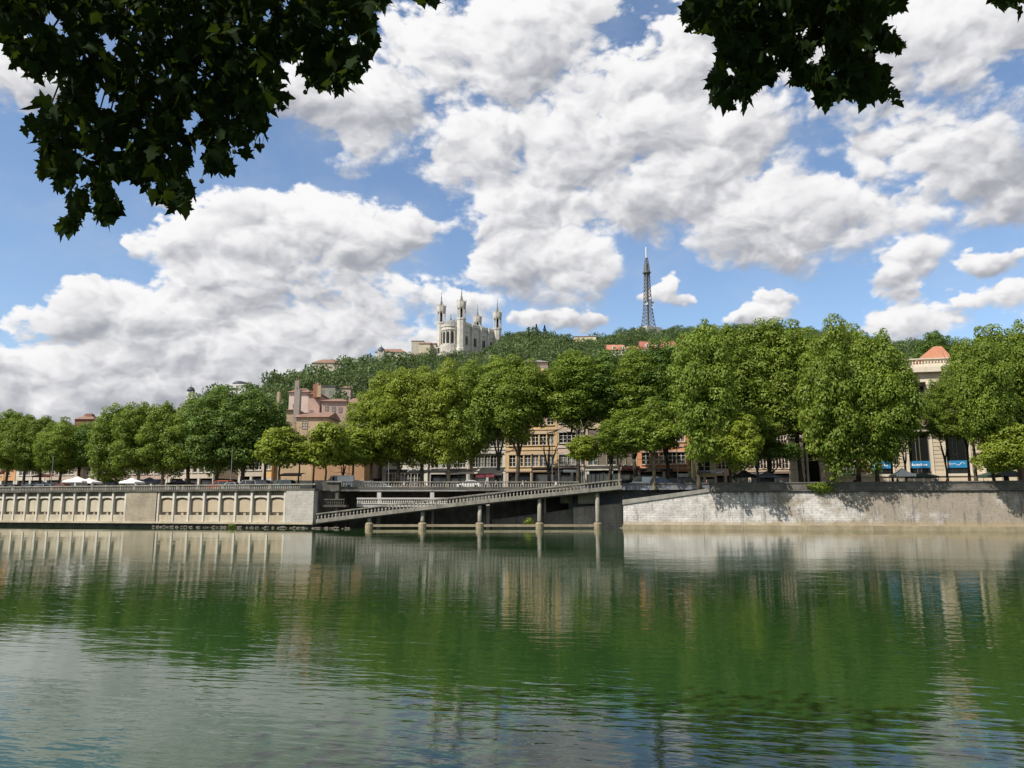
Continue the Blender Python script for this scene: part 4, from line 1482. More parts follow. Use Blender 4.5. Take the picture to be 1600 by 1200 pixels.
# statue on the dome
MB().lathe([(.5, 31.0), (.4, 32.5), (.3, 33.6), (.12, 33.7), (.25, 34.0), (.1, 34.4)], 8, AX, AY).build('statue', lead, bz)
# terrace and arcaded stair below the apse
te = MB()
te.box(-12.5, 0, 4.5, BW_ + 2, -16, -1.2)
ter = te.build('terrace', bs, bz)
for k in range(6):
    MB().box(-12.4 + .001, -12.0, 5.5 + k * 3.2, 6.0 + k * 3.2, -1.198, 3.6).build('loggia_pier', bs, bz)
MB().box(-12.45, -11.9, 4.6, 22.2, 3.602, 4.4).build('loggia_beam', bs, bz)
for k in range(3):
    MB().box(-12.62, -12.51, 7 + k * 6, 9 + k * 6, -10, -5).build('arch_opening', M['dark_in'], ter)

# ------------------------------------------------------------------ lattice tower on the ridge
TD = 800
tb = at(1013, 512, TD)
tz_top = zpx(386, TD)
TB = tb.z - 3
H = tz_top - TB
iron = mat('grey-brown lattice steel', (0.14, 0.13, 0.12), 0.7, 0.2, 0.3)
mt = thing('metal_tower', 'slender grey lattice steel tower with platform and white mast on the ridge', 'tower', (tb.x, TD, TB), .5)
MB().box(-10, 10, -10, 10, -6, 2.2).build('base', W('pale tower base', (.5, .48, .42)), mt)
prof = [(0, 7.4), (.08, 6.2), (.17, 5.0), (.28, 4.1), (.40, 3.5), (.52, 3.1), (.63, 2.8), (.655, 2.7)]


def half(t):
    return float(np.interp(t, [p[0] for p in prof], [p[1] for p in prof])) * .76


lev = [0, .045, .09, .135, .18, .225, .27, .315, .36, .405, .45, .495, .54, .585, .625, .655]
HZ = H - 2
for sx, sy in ((-1, -1), (1, -1), (1, 1), (-1, 1)):
    MB().tube([(sx * half(t), sy * half(t), 2.2 + t * HZ) for t in lev], .42, 4).build('leg', iron, mt)
mb = MB()
for a, c in zip(lev[:-1], lev[1:]):
    ha, hc = half(a), half(c)
    za, zc = 2.2 + a * HZ, 2.2 + c * HZ
    cs = [(-1, -1), (1, -1), (1, 1), (-1, 1)]
    for k in range(4):
        p, q = cs[k], cs[(k + 1) % 4]
        mb.tube([(p[0] * ha, p[1] * ha, za), (q[0] * hc, q[1] * hc, zc)], .2, 3)
        mb.tube([(q[0] * ha, q[1] * ha, za), (p[0] * hc, p[1] * hc, zc)], .2, 3)
        mb.tube([(p[0] * hc, p[1] * hc, zc), (q[0] * hc, q[1] * hc, zc)], .2, 3)
mb.build('lattice_bracing', iron, mt)
MB().box(-.9, .9, -.9, .9, 2.2, 2.2 + .65 * HZ).build('lift_shaft', W('shaft panels', (.24, .23, .22)), mt)
z0 = 2.2 + .655 * HZ
MB().lathe([(2.6, z0), (4.4, z0 + 1.6), (4.4, z0 + 2.9), (3.4, z0 + 3.0)], 12).build('platform', iron, mt)
mb = MB()
for sx, sy in ((-1, -1), (1, -1), (1, 1), (-1, 1)):
    mb.tube([(sx * 2.3, sy * 2.3, z0 + 3), (sx * 1.8, sy * 1.8, z0 + 11), (sx * .8, sy * .8, z0 + 19)], .35, 4)
for k in range(6):
    zz = z0 + 3 + k * 2.7
    h = 2.3 - k * .26
    for (p, q) in (((-h, -h), (h, -h)), ((h, -h), (h, h)), ((h, h), (-h, h)), ((-h, h), (-h, -h))):
        mb.tube([(p[0], p[1], zz), (q[0] * .9, q[1] * .9, zz + 2.6)], .18, 3)
        mb.tube([(q[0], q[1], zz), (p[0] * .9, p[1] * .9, zz + 2.6)], .18, 3)
mb.build('upper_lattice', iron, mt)
MB().box(-1.3, 1.3, -1.3, 1.3, z0 + 3.2, z0 + 12).build('equipment_cabin', W('cabin cladding', (.30, .30, .28)), mt)
MB().lathe([(.85, z0 + 18.4), (.85, H - .4), (.3, H)], 8).build('mast', M['white'], mt)
for (dx, zz, r) in ((-5.4, .285, 1.9), (4.0, .30, 1.5), (-.5, .36, 1.6), (2.6, .255, 1.3)):
    o = MB().lathe([(.2, 0), (r, .7), (r, .9), (r * .5, .45)], 12).build('dish', W('dish %d' % int(r * 10), (.5, .5, .5)), mt)
    o.location = (dx, -4.2, 2.2 + zz * HZ)
    o.rotation_euler = (PI / 2, 0, -.5)
MB().tube([(-5.4, -3.6, 2.2 + .285 * HZ), (-3, -3, 2.2 + .285 * HZ)], .2, 4).build('dish_arm', iron, mt)

# ------------------------------------------------------------------ vegetation
def leaf_mat(name, c1, c2, trans=0.35, yellow=(0.20, 0.19, 0.03), ypart=0.05, rough=0.5, nscale=0.16, namt=0.45):
    m = bpy.data.materials.new(name)
    m.use_nodes = True
    nt = m.node_tree
    nt.nodes.clear()
    b = NB(nt)
    out = b.new('ShaderNodeOutputMaterial')
    geo = b.new('ShaderNodeNewGeometry')
    rnd = geo.outputs['Random Per Island']
    oi = b.new('ShaderNodeObjectInfo').outputs['Random']
    c = b.mix(rnd, c1, c2)
    c = b.mix(b.m('MULTIPLY', oi, 0.45), c, tuple(0.72 * x for x in c2))
    n = b.noise(geo.outputs['Position'], nscale, 2.0, 0.5)
    c = b.mix(b.m('MULTIPLY', b.ss(n, 0.5, 0.68), namt), c, tuple(min(1, x * 1.35) for x in c2))
    if nscale < .1:
        c = b.mix(b.m('MULTIPLY', b.ss(n, 0.48, 0.30), 0.8), c, tuple(x * .5 for x in c1))
    c = b.mix(b.m('GREATER_THAN', rnd, 1 - ypart), c, yellow)
    d = b.new('ShaderNodeBsdfPrincipled')
    d.inputs['Roughness'].default_value = rough
    d.inputs['Specular IOR Level'].default_value = 0.25 if rough < .7 else 0.06
    b.l.new(c, d.inputs['Base Color'])
    t = b.new('ShaderNodeBsdfTranslucent')
    tc = b.mix(0.5, c, (0.16, 0.24, 0.02))
    b.l.new(tc, t.inputs['Color'])
    mx = b.new('ShaderNodeMixShader')
    mx.inputs[0].default_value = trans
    b.l.new(d.outputs[0], mx.inputs[1])
    b.l.new(t.outputs[0], mx.inputs[2])
    b.l.new(mx.outputs[0], out.inputs[0])
    return m


M['leaf'] = leaf_mat('plane foliage', (0.105, 0.175, 0.020), (0.205, 0.27, 0.034), 0.38)
M['leaf_bright'] = leaf_mat('bright young foliage', (0.155, 0.225, 0.022), (0.27, 0.32, 0.036), 0.42, ypart=0.08)
M['leaf_dark'] = leaf_mat('dark foliage', (0.06, 0.12, 0.020), (0.12, 0.19, 0.030), 0.30, ypart=0.01)
M['leaf_hill'] = leaf_mat('hill woodland foliage', (0.044, 0.080, 0.030), (0.105, 0.150, 0.052), 0.25, yellow=(0.10, 0.12, 0.03), ypart=0.06, nscale=0.065, namt=.6)
M['leaf_conifer'] = leaf_mat('dark conifer foliage', (0.012, 0.03, 0.014), (0.022, 0.045, 0.02), 0.1, ypart=0.0)
M['leaf_near'] = leaf_mat('shaded plane leaves', (0.007, 0.015, 0.005), (0.014, 0.030, 0.006), 0.16, yellow=(0.05, 0.085, 0.012), ypart=0.05, rough=0.8)  # shade of the backlit crown is put into this dark leaf colour


def unit(n, rs):
    v = rs.normal(size=(n, 3))
    return v / np.linalg.norm(v, axis=1, keepdims=True)


def cards(P, N, S, rs, bend=0.25):
    """leaf cards: folded diamond quads at P facing N of size S"""
    n = len(P)
    N = N / np.linalg.norm(N, axis=1, keepdims=True)
    a = np.cross(N, unit(n, rs))
    a /= np.linalg.norm(a, axis=1, keepdims=True) + 1e-9
    b = np.cross(N, a)
    S = S[:, None]
    V = np.empty((n, 4, 3))
    V[:, 0] = P - a * S
    V[:, 1] = P + b * S * .62 + N * S * bend
    V[:, 2] = P + a * S
    V[:, 3] = P - b * S * .62 + N * S * bend
    F = np.arange(n * 4).reshape(n, 4)
    return V.reshape(-1, 3), F


def crown(seed, R, H, ncl, nleaf, size, rcl=(1.1, 2.0), low=0.42, lobes=3, flat=1.0):
    """plane tree crown: clusters of leaves spread over limbs; origin at crown foot, total height H"""
    rs = np.random.RandomState(seed)
    cl = []
    ph = rs.uniform(0, 6.28, 4)
    tries = 0
    lob = []
    if lobes > 3:
        for k in range(lobes):
            a = 2 * PI * k / (lobes - 1) + rs.uniform(-.35, .35)
            q = 0.46 * R if k else 0.0
            lob.append((q * math.cos(a), q * math.sin(a), R * rs.uniform(.46, .60), H * (rs.uniform(.72, .97) if k else 1.0), H * rs.uniform(0, .22) * (1 if k else 0)))
    else:
        lob.append((0, 0, R, H, 0))
    while len(cl) < ncl and tries < ncl * 60:
        tries += 1
        ox, oy, Rl, Hl, z0 = lob[rs.randint(len(lob))]
        h = rs.uniform(0.02, 1.0) ** 0.92
        prof = low + (1 - low) * math.sin(min(1, h / 0.42) * PI / 2) if h < 0.42 else max(0, 1 - ((h - 0.42) / 0.62) ** 1.9) ** .62
        a = rs.uniform(0, 2 * PI)
        rr = Rl * prof * (1 + 0.12 * math.sin(3 * a + ph[0] + 3 * h) + 0.10 * math.sin(5 * a + ph[1] - 7 * h))
        q = rs.uniform(0, 1)
        rad = rr * (math.sqrt(rs.uniform(0.55, 1.0)) if q < 0.8 else rs.uniform(0.1, 0.7))
        rc = rs.uniform(*rcl)
        rad = max(0, rad - rc * 0.5)
        p = np.array([ox + rad * math.cos(a), oy + rad * math.sin(a), z0 + h * (Hl - z0 - rc * .8)])
        ok = True
        for c, r in cl:
            if np.linalg.norm((c - p) * (1, 1, 1.1)) < 0.60 * (r + rc):
                ok = False
                break
        if ok:
            cl.append((p, rc))
    if lobes > 3:
        # ragged tufts break the outline
        for _ in range(int(ncl * .55)):
            p, r = cl[rs.randint(ncl if ncl < len(cl) else len(cl))]
            o_ = np.array([p[0], p[1], (p[2] - H * .45) * .8])
            o_ = o_ / (np.linalg.norm(o_) + 1e-6) + .45 * rs.normal(size=3)
            o_ /= np.linalg.norm(o_)
            cl.append((p + o_ * (r * 1.0), rs.uniform(.42, .75)))
    Ps, Ns, Ss = [], [], []
    tot = sum(r * r for _, r in cl)
    for p, rc in cl:
        k = int(nleaf * rc * rc / tot)
        d = unit(k, rs)
        d[:, 2] += 0.25
        d /= np.linalg.norm(d, axis=1, keepdims=True)
        rr = rc * (0.62 + 0.5 * rs.uniform(0, 1, k) ** .6)
        # small sub-clumps make the surface uneven
        sub = unit(9, rs)
        dd = (d @ sub.T).max(axis=1)
        rr *= 0.72 + 0.42 * dd
        Q = p + d * rr[:, None] * np.array([1.1, 1.1, .82])
        nn = d + 0.55 * unit(k, rs)
        nn[:, 2] += 0.3
        Ps.append(Q); Ns.append(nn); Ss.append(rs.uniform(.6, 1.35, k) * size)
    # stray leaves fill between
    k = int(nleaf * .10)
    h = rs.uniform(.05, .95, k)
    a = rs.uniform(0, 2 * PI, k)
    r = R * .62 * np.sqrt(rs.uniform(0, 1, k)) * np.sin(np.clip(h * 1.05, 0, 1) * PI) ** .5
    Ps.append(np.stack([r * np.cos(a), r * np.sin(a), h * H * .95], 1)); Ns.append(unit(k, rs)); Ss.append(np.full(k, size * 1.2))
    P, N, S = np.concatenate(Ps), np.concatenate(Ns), np.concatenate(Ss)
    V, F = cards(P, N, S, rs)
    V[:, 2] *= flat
    return V, F, cl


def trunk_mb(seed, hb, Hc, R, cl, r0, lean=0.0, forks=4):
    """tapered trunk to height hb, then limbs reaching towards clusters (their z is above hb)"""
    rs = random.Random(seed)
    mb = MB()
    pts = [(0, 0, -.4)]
    rad = [r0 * 1.35]
    x = y = 0
    n = 5
    for i in range(1, n + 1):
        t = i / n
        x = lean * t * hb * .35 + rs.uniform(-.06, .06)
        y = rs.uniform(-.06, .06)
        pts.append((x, y, hb * t)); rad.append(r0 * (1 - .3 * t) * (1.12 if i == 1 else 1))
    mb.tube(pts, rad, 9)
    top = Vector(pts[-1])
    # main limbs
    limbs = []
    for k in range(forks):
        a = 2 * PI * k / forks + rs.uniform(-.4, .4)
        sp = rs.uniform(.2, .4) * R
        hh = Hc * rs.uniform(.35, .55)
        P = [top - Vector((0, 0, .3))]
        for i in range(1, 6):
            t = i / 5
            P.append(top + Vector((math.cos(a) * sp * t ** .8 + rs.uniform(-.25, .25), math.sin(a) * sp * t ** .8 + rs.uniform(-.25, .25), hh * t)))
        mb.tube(P, [r0 * .55 * (1 - .75 * i / 5) for i in range(6)], 6)
        limbs.append(P)
    low_ = [i for i in range(len(cl)) if cl[i][0][2] < .68 * Hc]
    sel = rs.sample(low_, min(len(low_), 16))
    for i in sel:
        c, rc = cl[i]
        c = Vector(c) + Vector((0, 0, hb))
        best = min((p for P in limbs for p in P[1:]), key=lambda p: (p - c).length + (3 if p.z > c.z else 0))
        if best.z > c.z + 2:
            continue
        mid = (best + c) / 2 + Vector((0, 0, -.3))
        mb.tube([best, mid, c], [r0 * .2, r0 * .14, r0 * .06], 5)
    return mb


PROTO = {}


def make_proto(kind, i):
    seed = 100 * i + {'big': 1, 'mid': 2, 'small': 3, 'low': 4}[kind]
    if kind == 'big':
        R, H, hb = 6.6, 20.0, 6.0
        V, F, cl = crown(seed, R, H, 120, 38000, .215, (1.1, 2.2), .62, lobes=6)
        tm = trunk_mb(seed, hb, H, R, cl, .46, lean=(i - 2) * .12)
    elif kind == 'mid':
        R, H, hb = 4.6, 10.5, 4.0
        V, F, cl = crown(seed, R, H, 60, 17000, .20, (.9, 1.7), .72, lobes=5)
        tm = trunk_mb(seed, hb, H, R, cl, .30)
    elif kind == 'small':
        R, H, hb = 3.0, 6.2, 3.2
        V, F, cl = crown(seed, R, H, 30, 5200, .24, (.8, 1.3), .6)
        tm = trunk_mb(seed, hb, H, R, cl, .17, forks=3)
    else:
        R, H, hb = 5.2, 4.2, 3.4
        V, F, cl = crown(seed, R, H, 42, 9000, .17, (.9, 1.4), .8)
        tm = trunk_mb(seed, hb, H, R, cl, .24)
    PROTO[(kind, i)] = (V, F, tm, R, H, hb)


CROWNME, TRUNKME = {}, {}


def plane_tree(u, off, vtop, wpx, label, kind='big', i=0, lm='leaf', bark='bark', group=None, zbase=STREET, D=None, name='plane_tree', rot=None, vbot=None):
    if (kind, i) not in PROTO:
        make_proto(kind, i)
    V, F, tm, R, H, hb = PROTO[(kind, i)]
    p = spot(u, off) if D is None else at(u, 745, D)
    p.z = zbase
    kf = (kind, i, lm)
    if kf not in CROWNME:
        CROWNME[kf] = np_mesh('crown', V, F, M[lm])
    kt = (kind, i, bark)
    if kt not in TRUNKME:
        me = tm.mesh('trunk', M[bark])
        me.polygons.foreach_set('use_smooth', [True] * len(me.polygons))
        TRUNKME[kt] = me
    ztop = zpx(vtop, p.y)
    zfoot = zpx(vbot, p.y)
    sz = (ztop - zfoot) / H
    st = (zfoot + .6 - p.z) / hb
    wm = wpx * p.y / 1195.0
    sx = wm / (2 * R * .98)
    t = thing(name, label, 'tree', p, random.uniform(0, 6.28) if rot is None else rot, group)
    a = link('trunk', TRUNKME[kt], t)
    a.scale = (sx, sx, min(st, max(sz, .5) * 1.25) if kind != 'small' else st)
    c = link('crown', CROWNME[kf], t)
    c.scale = (sx, sx, sz)
    sh = 4.2 if (off < 3.4 and u > 1080 and D is None) else 0.0     # crowns lean out over the river
    rzz = t.rotation_euler.z
    c.location = (-sh * math.sin(rzz), -sh * math.cos(rzz), zfoot - p.z)
    return t


G1 = 'plane trees along the left quay'
G2 = 'small young trees in the dip'
G3 = 'tall plane trees along the right quay'
B = 'bark'
K = 'bark_dark'
TREES = [
    # u, off, top, width, foot, kind, variant, leaf, bark, group, label
    (-45, 9, 640, 66, 715, 'big', 0, 'leaf', K, G1, 'plane tree cut by the left edge, outermost of the row'),
    (10, 9, 637, 62, 718, 'big', 1, 'leaf', K, G1, 'dark-trunked plane tree in front of the orange house at the left edge'),
    (38, 8, 643, 58, 720, 'big', 2, 'leaf', K, G1, 'plane tree before the cream house, second trunk from the left'),
    (64, 10, 648, 58, 716, 'big', 3, 'leaf', K, G1, 'plane tree before the beige house with salmon awnings'),
    (93, 8, 650, 58, 722, 'big', 4, 'leaf', K, G1, 'plane tree just left of the large white market tent'),
    (126, 13, 660, 60, 716, 'big', 5, 'leaf', K, G1, 'plane tree under the dark red brick house roof'),
    (152, 16, 655, 60, 712, 'big', 0, 'leaf_dark', K, G1, 'darker plane tree behind the white market tents on the left'),
    (180, 9, 628, 66, 735, 'big', 1, 'leaf', K, G1, 'plane tree whose crown hangs low over the grey tent'),
    (217, 8, 626, 68, 722, 'big', 3, 'leaf', B, G1, 'plane tree with pale slim trunk between the grey and white tents'),
    (254, 8, 622, 70, 724, 'big', 2, 'leaf', B, G1, 'plane tree with pale trunk left of the gap showing the cream house'),
    (296, 9, 612, 78, 716, 'big', 4, 'leaf', K, G1, 'plane tree below the white turret with dark dome'),
    (335, 8, 603, 84, 722, 'big', 5, 'leaf_dark', K, G1, 'broad dark plane tree left of the thin lamp pole'),
    (380, 9, 602, 90, 712, 'big', 0, 'leaf_dark', K, G1, 'broad dark plane tree right of the thin lamp pole'),
    (414, 14, 622, 62, 705, 'big', 2, 'leaf_dark', K, G1, 'dark plane tree closing the left row beside the old tan house'),
    (436, 5, 664, 56, 724, 'small', 0, 'leaf_bright', K, G2, 'small tree with thin trunk, leftmost in the dip'),
    (467, 6, 690, 46, 722, 'small', 1, 'leaf_bright', K, G2, 'small round tree in front of the plain tan gable wall'),
    (490, 9, 688, 48, 724, 'small', 2, 'leaf', K, G2, 'small darker tree right of the plain tan gable wall'),
    (509, 6, 657, 52, 724, 'small', 0, 'leaf_bright', K, G2, 'tallest small tree in the dip below the mauve pink house'),
    (536, 16, 676, 48, 726, 'mid', 1, 'leaf', K, G2, 'dense low tree behind the white van'),
    (551, 6, 664, 62, 722, 'small', 1, 'leaf_bright', B, G2, 'small bright tree with thin trunk right of the white van'),
    (581, 12, 604, 76, 712, 'big', 1, 'leaf_bright', B, G3, 'yellow-green plane tree starting the tall row beside the dip'),
    (622, 9, 574, 88, 708, 'big', 2, 'leaf_bright', K, G3, 'yellow-green plane tree with dark trunk before the ornate off-white house'),
    (660, 10, 576, 88, 712, 'big', 3, 'leaf_bright', K, G3, 'yellow-green plane tree directly below the basilica stairs'),
    (700, 9, 568, 84, 710, 'big', 0, 'leaf_bright', B, G3, 'bright plane tree with twin pale trunks before the grey-cream house'),
    (738, 10, 566, 78, 700, 'big', 4, 'leaf', B, G3, 'plane tree before the cream house with curved window hoods'),
    (774, 15, 562, 80, 668, 'big', 5, 'leaf', K, G3, 'plane tree standing behind the beige awning'),
    (808, 8, 556, 92, 688, 'big', 1, 'leaf', K, G3, 'plane tree with thick dark trunk before the golden ochre house'),
    (858, 17, 572, 74, 650, 'big', 2, 'leaf', K, G3, 'plane tree above the seam of the golden and salmon houses'),
    (903, 11, 548, 92, 668, 'big', 3, 'leaf', K, G3, 'tall plane tree rising behind the small bright tree'),
    (913, 2, 680, 46, 717, 'small', 2, 'leaf_bright', B, None, 'small bright yellow-green tree with pale trunk before the salmon-beige house'),
    (949, 14, 548, 84, 655, 'big', 5, 'leaf_dark', K, G3, 'dark plane tree behind the peach-beige house front terrace'),
    (968, 4, 645, 66, 710, 'mid', 0, 'leaf', B, G3, 'medium plane tree with pale leaning trunk before the red-fronted restaurant'),
    (996, 12, 540, 88, 665, 'big', 4, 'leaf', K, G3, 'tall plane tree beneath the metal tower'),
    (1022, 5, 620, 78, 706, 'mid', 1, 'leaf', B, G3, 'medium plane tree with slanted trunk before the orange-red house'),
    (1046, 15, 532, 86, 655, 'big', 0, 'leaf_dark', K, G3, 'tall dark plane tree rising behind the orange-red house corner'),
    (1092, 5, 513, 86, 712, 'big', 1, 'leaf', K, G3, 'tall plane tree with dark trunk before the small yellow gable'),
    (1141, 3, 640, 64, 728, 'mid', 2, 'leaf_bright', K, G3, 'low round plane tree over the wall, left of the black tent'),
    (1146, 12, 503, 96, 665, 'big', 2, 'leaf', K, G3, 'tall plane tree rising behind the low round one'),
    (1184, 7, 640, 56, 700, 'mid', 0, 'leaf', K, G3, 'plane tree with high crown between the black and grey tents'),
    (1207, 10, 688, 78, 716, 'low', 0, 'leaf_dark', K, None, 'low spreading dark fine-leaved tree above the grey tent'),
    (1202, 15, 500, 96, 668, 'big', 3, 'leaf', K, G3, 'tallest plane tree behind the low spreading dark tree'),
    (1252, 12, 503, 92, 672, 'big', 4, 'leaf', K, G3, 'tall plane tree above the left pier of the stone entrance'),
    (1298, 5, 508, 92, 735, 'big', 5, 'leaf', K, G3, 'full plane tree with low crown right of the stone entrance'),
    (1340, 13, 510, 92, 672, 'big', 0, 'leaf', K, G3, 'tall plane tree behind the red notice board pier'),
    (1371, 4, 522, 86, 714, 'big', 2, 'leaf', K, G3, 'plane tree with dark trunk in front of the first blue banner'),
    (1394, 11, 545, 44, 690, 'big', 1, 'leaf', K, G3, 'slim plane tree left of the orange hipped roof'),
    (1416, 8, 600, 46, 672, 'big', 3, 'leaf', K, G3, 'plane tree filling the gap under the classical cornice, left of the fluted column'),
    (1481, 8, 592, 50, 676, 'big', 0, 'leaf', K, G3, 'plane tree filling the gap under the classical cornice, right of the fluted column'),
    (1514, 11, 530, 54, 678, 'big', 3, 'leaf', K, G3, 'plane tree right of the orange hipped roof'),
    (1524, 4, 524, 68, 690, 'big', 4, 'leaf', K, G3, 'plane tree with dark trunk before the rightmost blue banner'),
    (1552, 3, 655, 74, 740, 'mid', 1, 'leaf_bright', K, G3, 'low round plane tree over the wall near the right edge'),
    (1572, 9, 514, 88, 690, 'big', 5, 'leaf', K, G3, 'tall plane tree behind the low round one near the right edge'),
    (1618, 6, 510, 90, 700, 'big', 0, 'leaf', K, G3, 'plane tree cut by the right edge beside the brown kiosk lamp'),
    (1672, 8, 512, 90, 700, 'big', 2, 'leaf', K, G3, 'plane tree standing out beyond the right edge'),
]
for (u, off, vt, w, vb, kind, i, lm, bk_, g, lab) in TREES:
    if kind == 'big':
        vb += 17 if u < 430 else (15 if u < 760 else 9)
    if 760 < u < 1075 and kind == 'big':
        vb -= 7
    if kind == 'big' and vt < 590:
        vt -= 1 if 840 < u < 1075 else 6
        w *= 1.08 if 840 < u < 1075 else 1.0
    off = min(off, 11.5)
    if u > 1080 and off <= 5:
        off *= .55
    plane_tree(u, off, vt, w * 1.16, lab, kind, i, lm, bk_, g, vbot=vb)
plane_tree(1478, 0, 514, 62, 'dark tree crown rising behind the orange hipped roof', 'big', 1, 'leaf_dark', K, None, D=175, name='broadleaf_tree', vbot=600)


# woodland on the hill: one mass, too many crowns to count
def hill_wood():
    rs = np.random.RandomState(5)
    protos = []
    for s in range(6):
        R, H = 1.0, 1.35
        V, F, cl = crown(500 + s, R, H, 14, 330, .088, (.24, .42), .7, flat=1.0)
        protos.append((V, F))
    # nearer trees need finer leaves
    protos2 = []
    for s in range(4):
        V, F, cl = crown(600 + s, 1.0, 1.4, 20, 700, .07, (.2, .36), .7)
        protos2.append((V, F))
    Vs, Fs = [], []
    nv = 0
    bld = []
    for o in bpy.data.objects:
        if o.parent is None and o.get('category') in ('house', 'church', 'tower') and o.location.y > 230:
            bld.append((o.location.x, o.location.y, o))
    n = 0
    tries = 0
    while n < 2600 and tries < 60000:
        tries += 1
        u = rs.uniform(330, 1560)
        vr, Dr = terr_ridge(u)
        D = 225 + (Dr + 18 - 225) * rs.uniform(0, 1) ** .62
        k = (u - 800) / 1185.0
        x = k * D
        z = terrain_z(x, D)
        # only where something of it could be seen over the quay trees
        top = proj((x, D, z + 7))
        lim = np.interp(u, [330, 400, 560, 600, 720, 830, 950, 1060, 1560], [640, 650, 650, 600, 600, 590, 570, 560, 560])
        if top[1] > lim + 25:
            continue
        skip = False
        for bx, by, bo in bld:
            nm = bo.get('category')
            w = 14
            if nm == 'church':
                if -68 < x < 0 and 598 < D < 672:
                    # keep the church and the view of it clear
                    if 668 < top[0] < 738 and top[1] < 555:
                        skip = True
                    if top[1] < 553 - max(0, (top[0] - 735)) * .55:
                        skip = True
            elif nm == 'tower':
                if abs(x - bx) < 13 and abs(D - by) < 14:
                    skip = True
            elif nm == 'house':
                L_, Dp = bo.get('_w', 14), 14
                if bx - 4 < x < bx + L_ + 3 and by - 5 < D < by + Dp:
                    skip = True
                pj = proj((bx + L_ * .5, by, bo.location.z - 2.2))
                p0, p1 = proj((bx - 2, by, bo.location.z)), proj((bx + L_ + 2, by, bo.location.z))
                if D < by and p0[0] < top[0] < p1[0] and top[1] < pj[1]:
                    skip = True
        if skip:
            continue
        r = rs.choice([3.0, 4.0, 5.0, 6.5, 8.0], p=[.2, .3, .25, .17, .08]) * rs.uniform(.85, 1.15) * (0.8 if D < 330 else 1)
        V, F = (protos2 if D < 400 else protos)[rs.randint(4)]
        a = rs.uniform(0, 6.28)
        ca, sa = math.cos(a), math.sin(a)
        sc = np.array([r, r, r * rs.uniform(.75, 1.4)])
        W_ = V * sc
        Q = np.stack([W_[:, 0] * ca - W_[:, 1] * sa + x, W_[:, 0] * sa + W_[:, 1] * ca + D, W_[:, 2] + z - r * .25], 1)
        Vs.append(Q)
        Fs.append(F + nv)
        nv += len(Q)
        n += 1
    me = np_mesh('hill_woodland', np.concatenate(Vs), np.concatenate(Fs), M['leaf_hill'])
    tag(link('hill_woodland', me), kind='stuff')


for o in bpy.data.objects:
    if o.parent is None and o.get('category') == 'house':
        w = [c for c in o.children if c.name.startswith('wall')]
        if w:
            o['_w'] = w[0].dimensions.x if w[0].dimensions.x else 14
bpy.context.view_layer.update()
for o in bpy.data.objects:
    if '_w' in o.keys():
        w = [c for c in o.children if c.name.startswith('wall')][0]
        o['_w'] = max(v.co.x for v in w.data.vertices)
hill_wood()
for o in bpy.data.objects:
    if '_w' in o.keys():
        del o['_w']


def conifer(u, v_top, D, h, label, r=2.6):
    p = at(u, v_top, D)
    t = thing('conifer', label, 'tree', (p.x, D, p.z - h))
    MB().tube([(0, 0, -2), (0, 0, h * .95)], [.35, .08], 6).build('trunk', M['bark_dark'], t)
    rs = np.random.RandomState(int(u))
    n = 1500
    hh = rs.uniform(.08, 1, n)
    a = rs.uniform(0, 6.28, n)
    tier = .72 + .28 * np.sin(hh * 34)
    rr = r * (1 - hh) ** .8 * tier * rs.uniform(.5, 1, n) + .1
    P = np.stack([rr * np.cos(a), rr * np.sin(a), hh * h - rr * .2], 1)
    N = np.stack([np.cos(a) * .5, np.sin(a) * .5, np.ones(n)], 1) + .5 * unit(n, rs)
    V, F = cards(P, N, np.full(n, .38), rs)
    link('crown', np_mesh('crown', V, F, M['leaf_conifer']), t)


conifer(429, 577, 430, 11, 'lone pointed conifer on the left end of the hill crest', 3.2)
conifer(826, 511, 650, 14, 'pointed dark conifer, leftmost of three on the crest right of the basilica', 2.6)
conifer(838, 506, 655, 17, 'tallest dark conifer in the middle of three on the crest', 5.0)
conifer(851, 508, 655, 16, 'broad dark conifer, rightmost of three on the crest', 5.6)
V, F, cl = crown(77, 1, 1.2, 14, 2400, .05, (.25, .42), .8)
pb = at(711, 556, 560)
ct = thing('copper_beech', 'dark purple-leaved round tree below the basilica terrace', 'tree', (pb.x, 560, pb.z - 8))
M['copper'] = leaf_mat('purple foliage', (0.018, 0.012, 0.016), (0.035, 0.022, 0.026), .1, ypart=0)
MB().tube([(0, 0, -6), (0, 0, 5)], [.5, .2], 6).build('trunk', M['bark_dark'], ct)
c = link('crown', np_mesh('crown', V, F, M['copper']), ct); c.scale = (8.5, 8.5, 8.5)

# ------------------------------------------------------------------ the near plane tree over the photographer
LEFT = [(-60, -40), (-60, 60), (0, 72), (20, 92), (35, 108), (55, 118), (90, 135), (100, 146), (75, 160), (42, 182), (36, 198), (60, 213), (66, 238), (58, 250), (70, 270), (90, 296),
        (112, 318), (118, 330), (100, 345), (86, 360), (100, 370), (122, 360), (130, 330), (136, 304), (150, 314), (146, 338), (166, 352), (180, 342), (187, 320), (178, 300), (172, 284),
        (198, 272), (206, 284), (240, 300), (262, 324), (285, 324), (308, 300), (300, 280), (292, 240), (303, 210), (316, 216), (318, 246), (336, 266), (355, 262), (350, 236), (390, 234), (410, 226),
        (414, 200), (422, 178), (455, 160), (448, 136), (441, 112), (452, 92), (466, 112), (482, 138), (500, 140), (526, 148), (550, 132), (562, 120), (574, 122), (572, 100), (592, 82), (594, 58),
        (586, 30), (602, 14), (624, 4), (630, -40)]
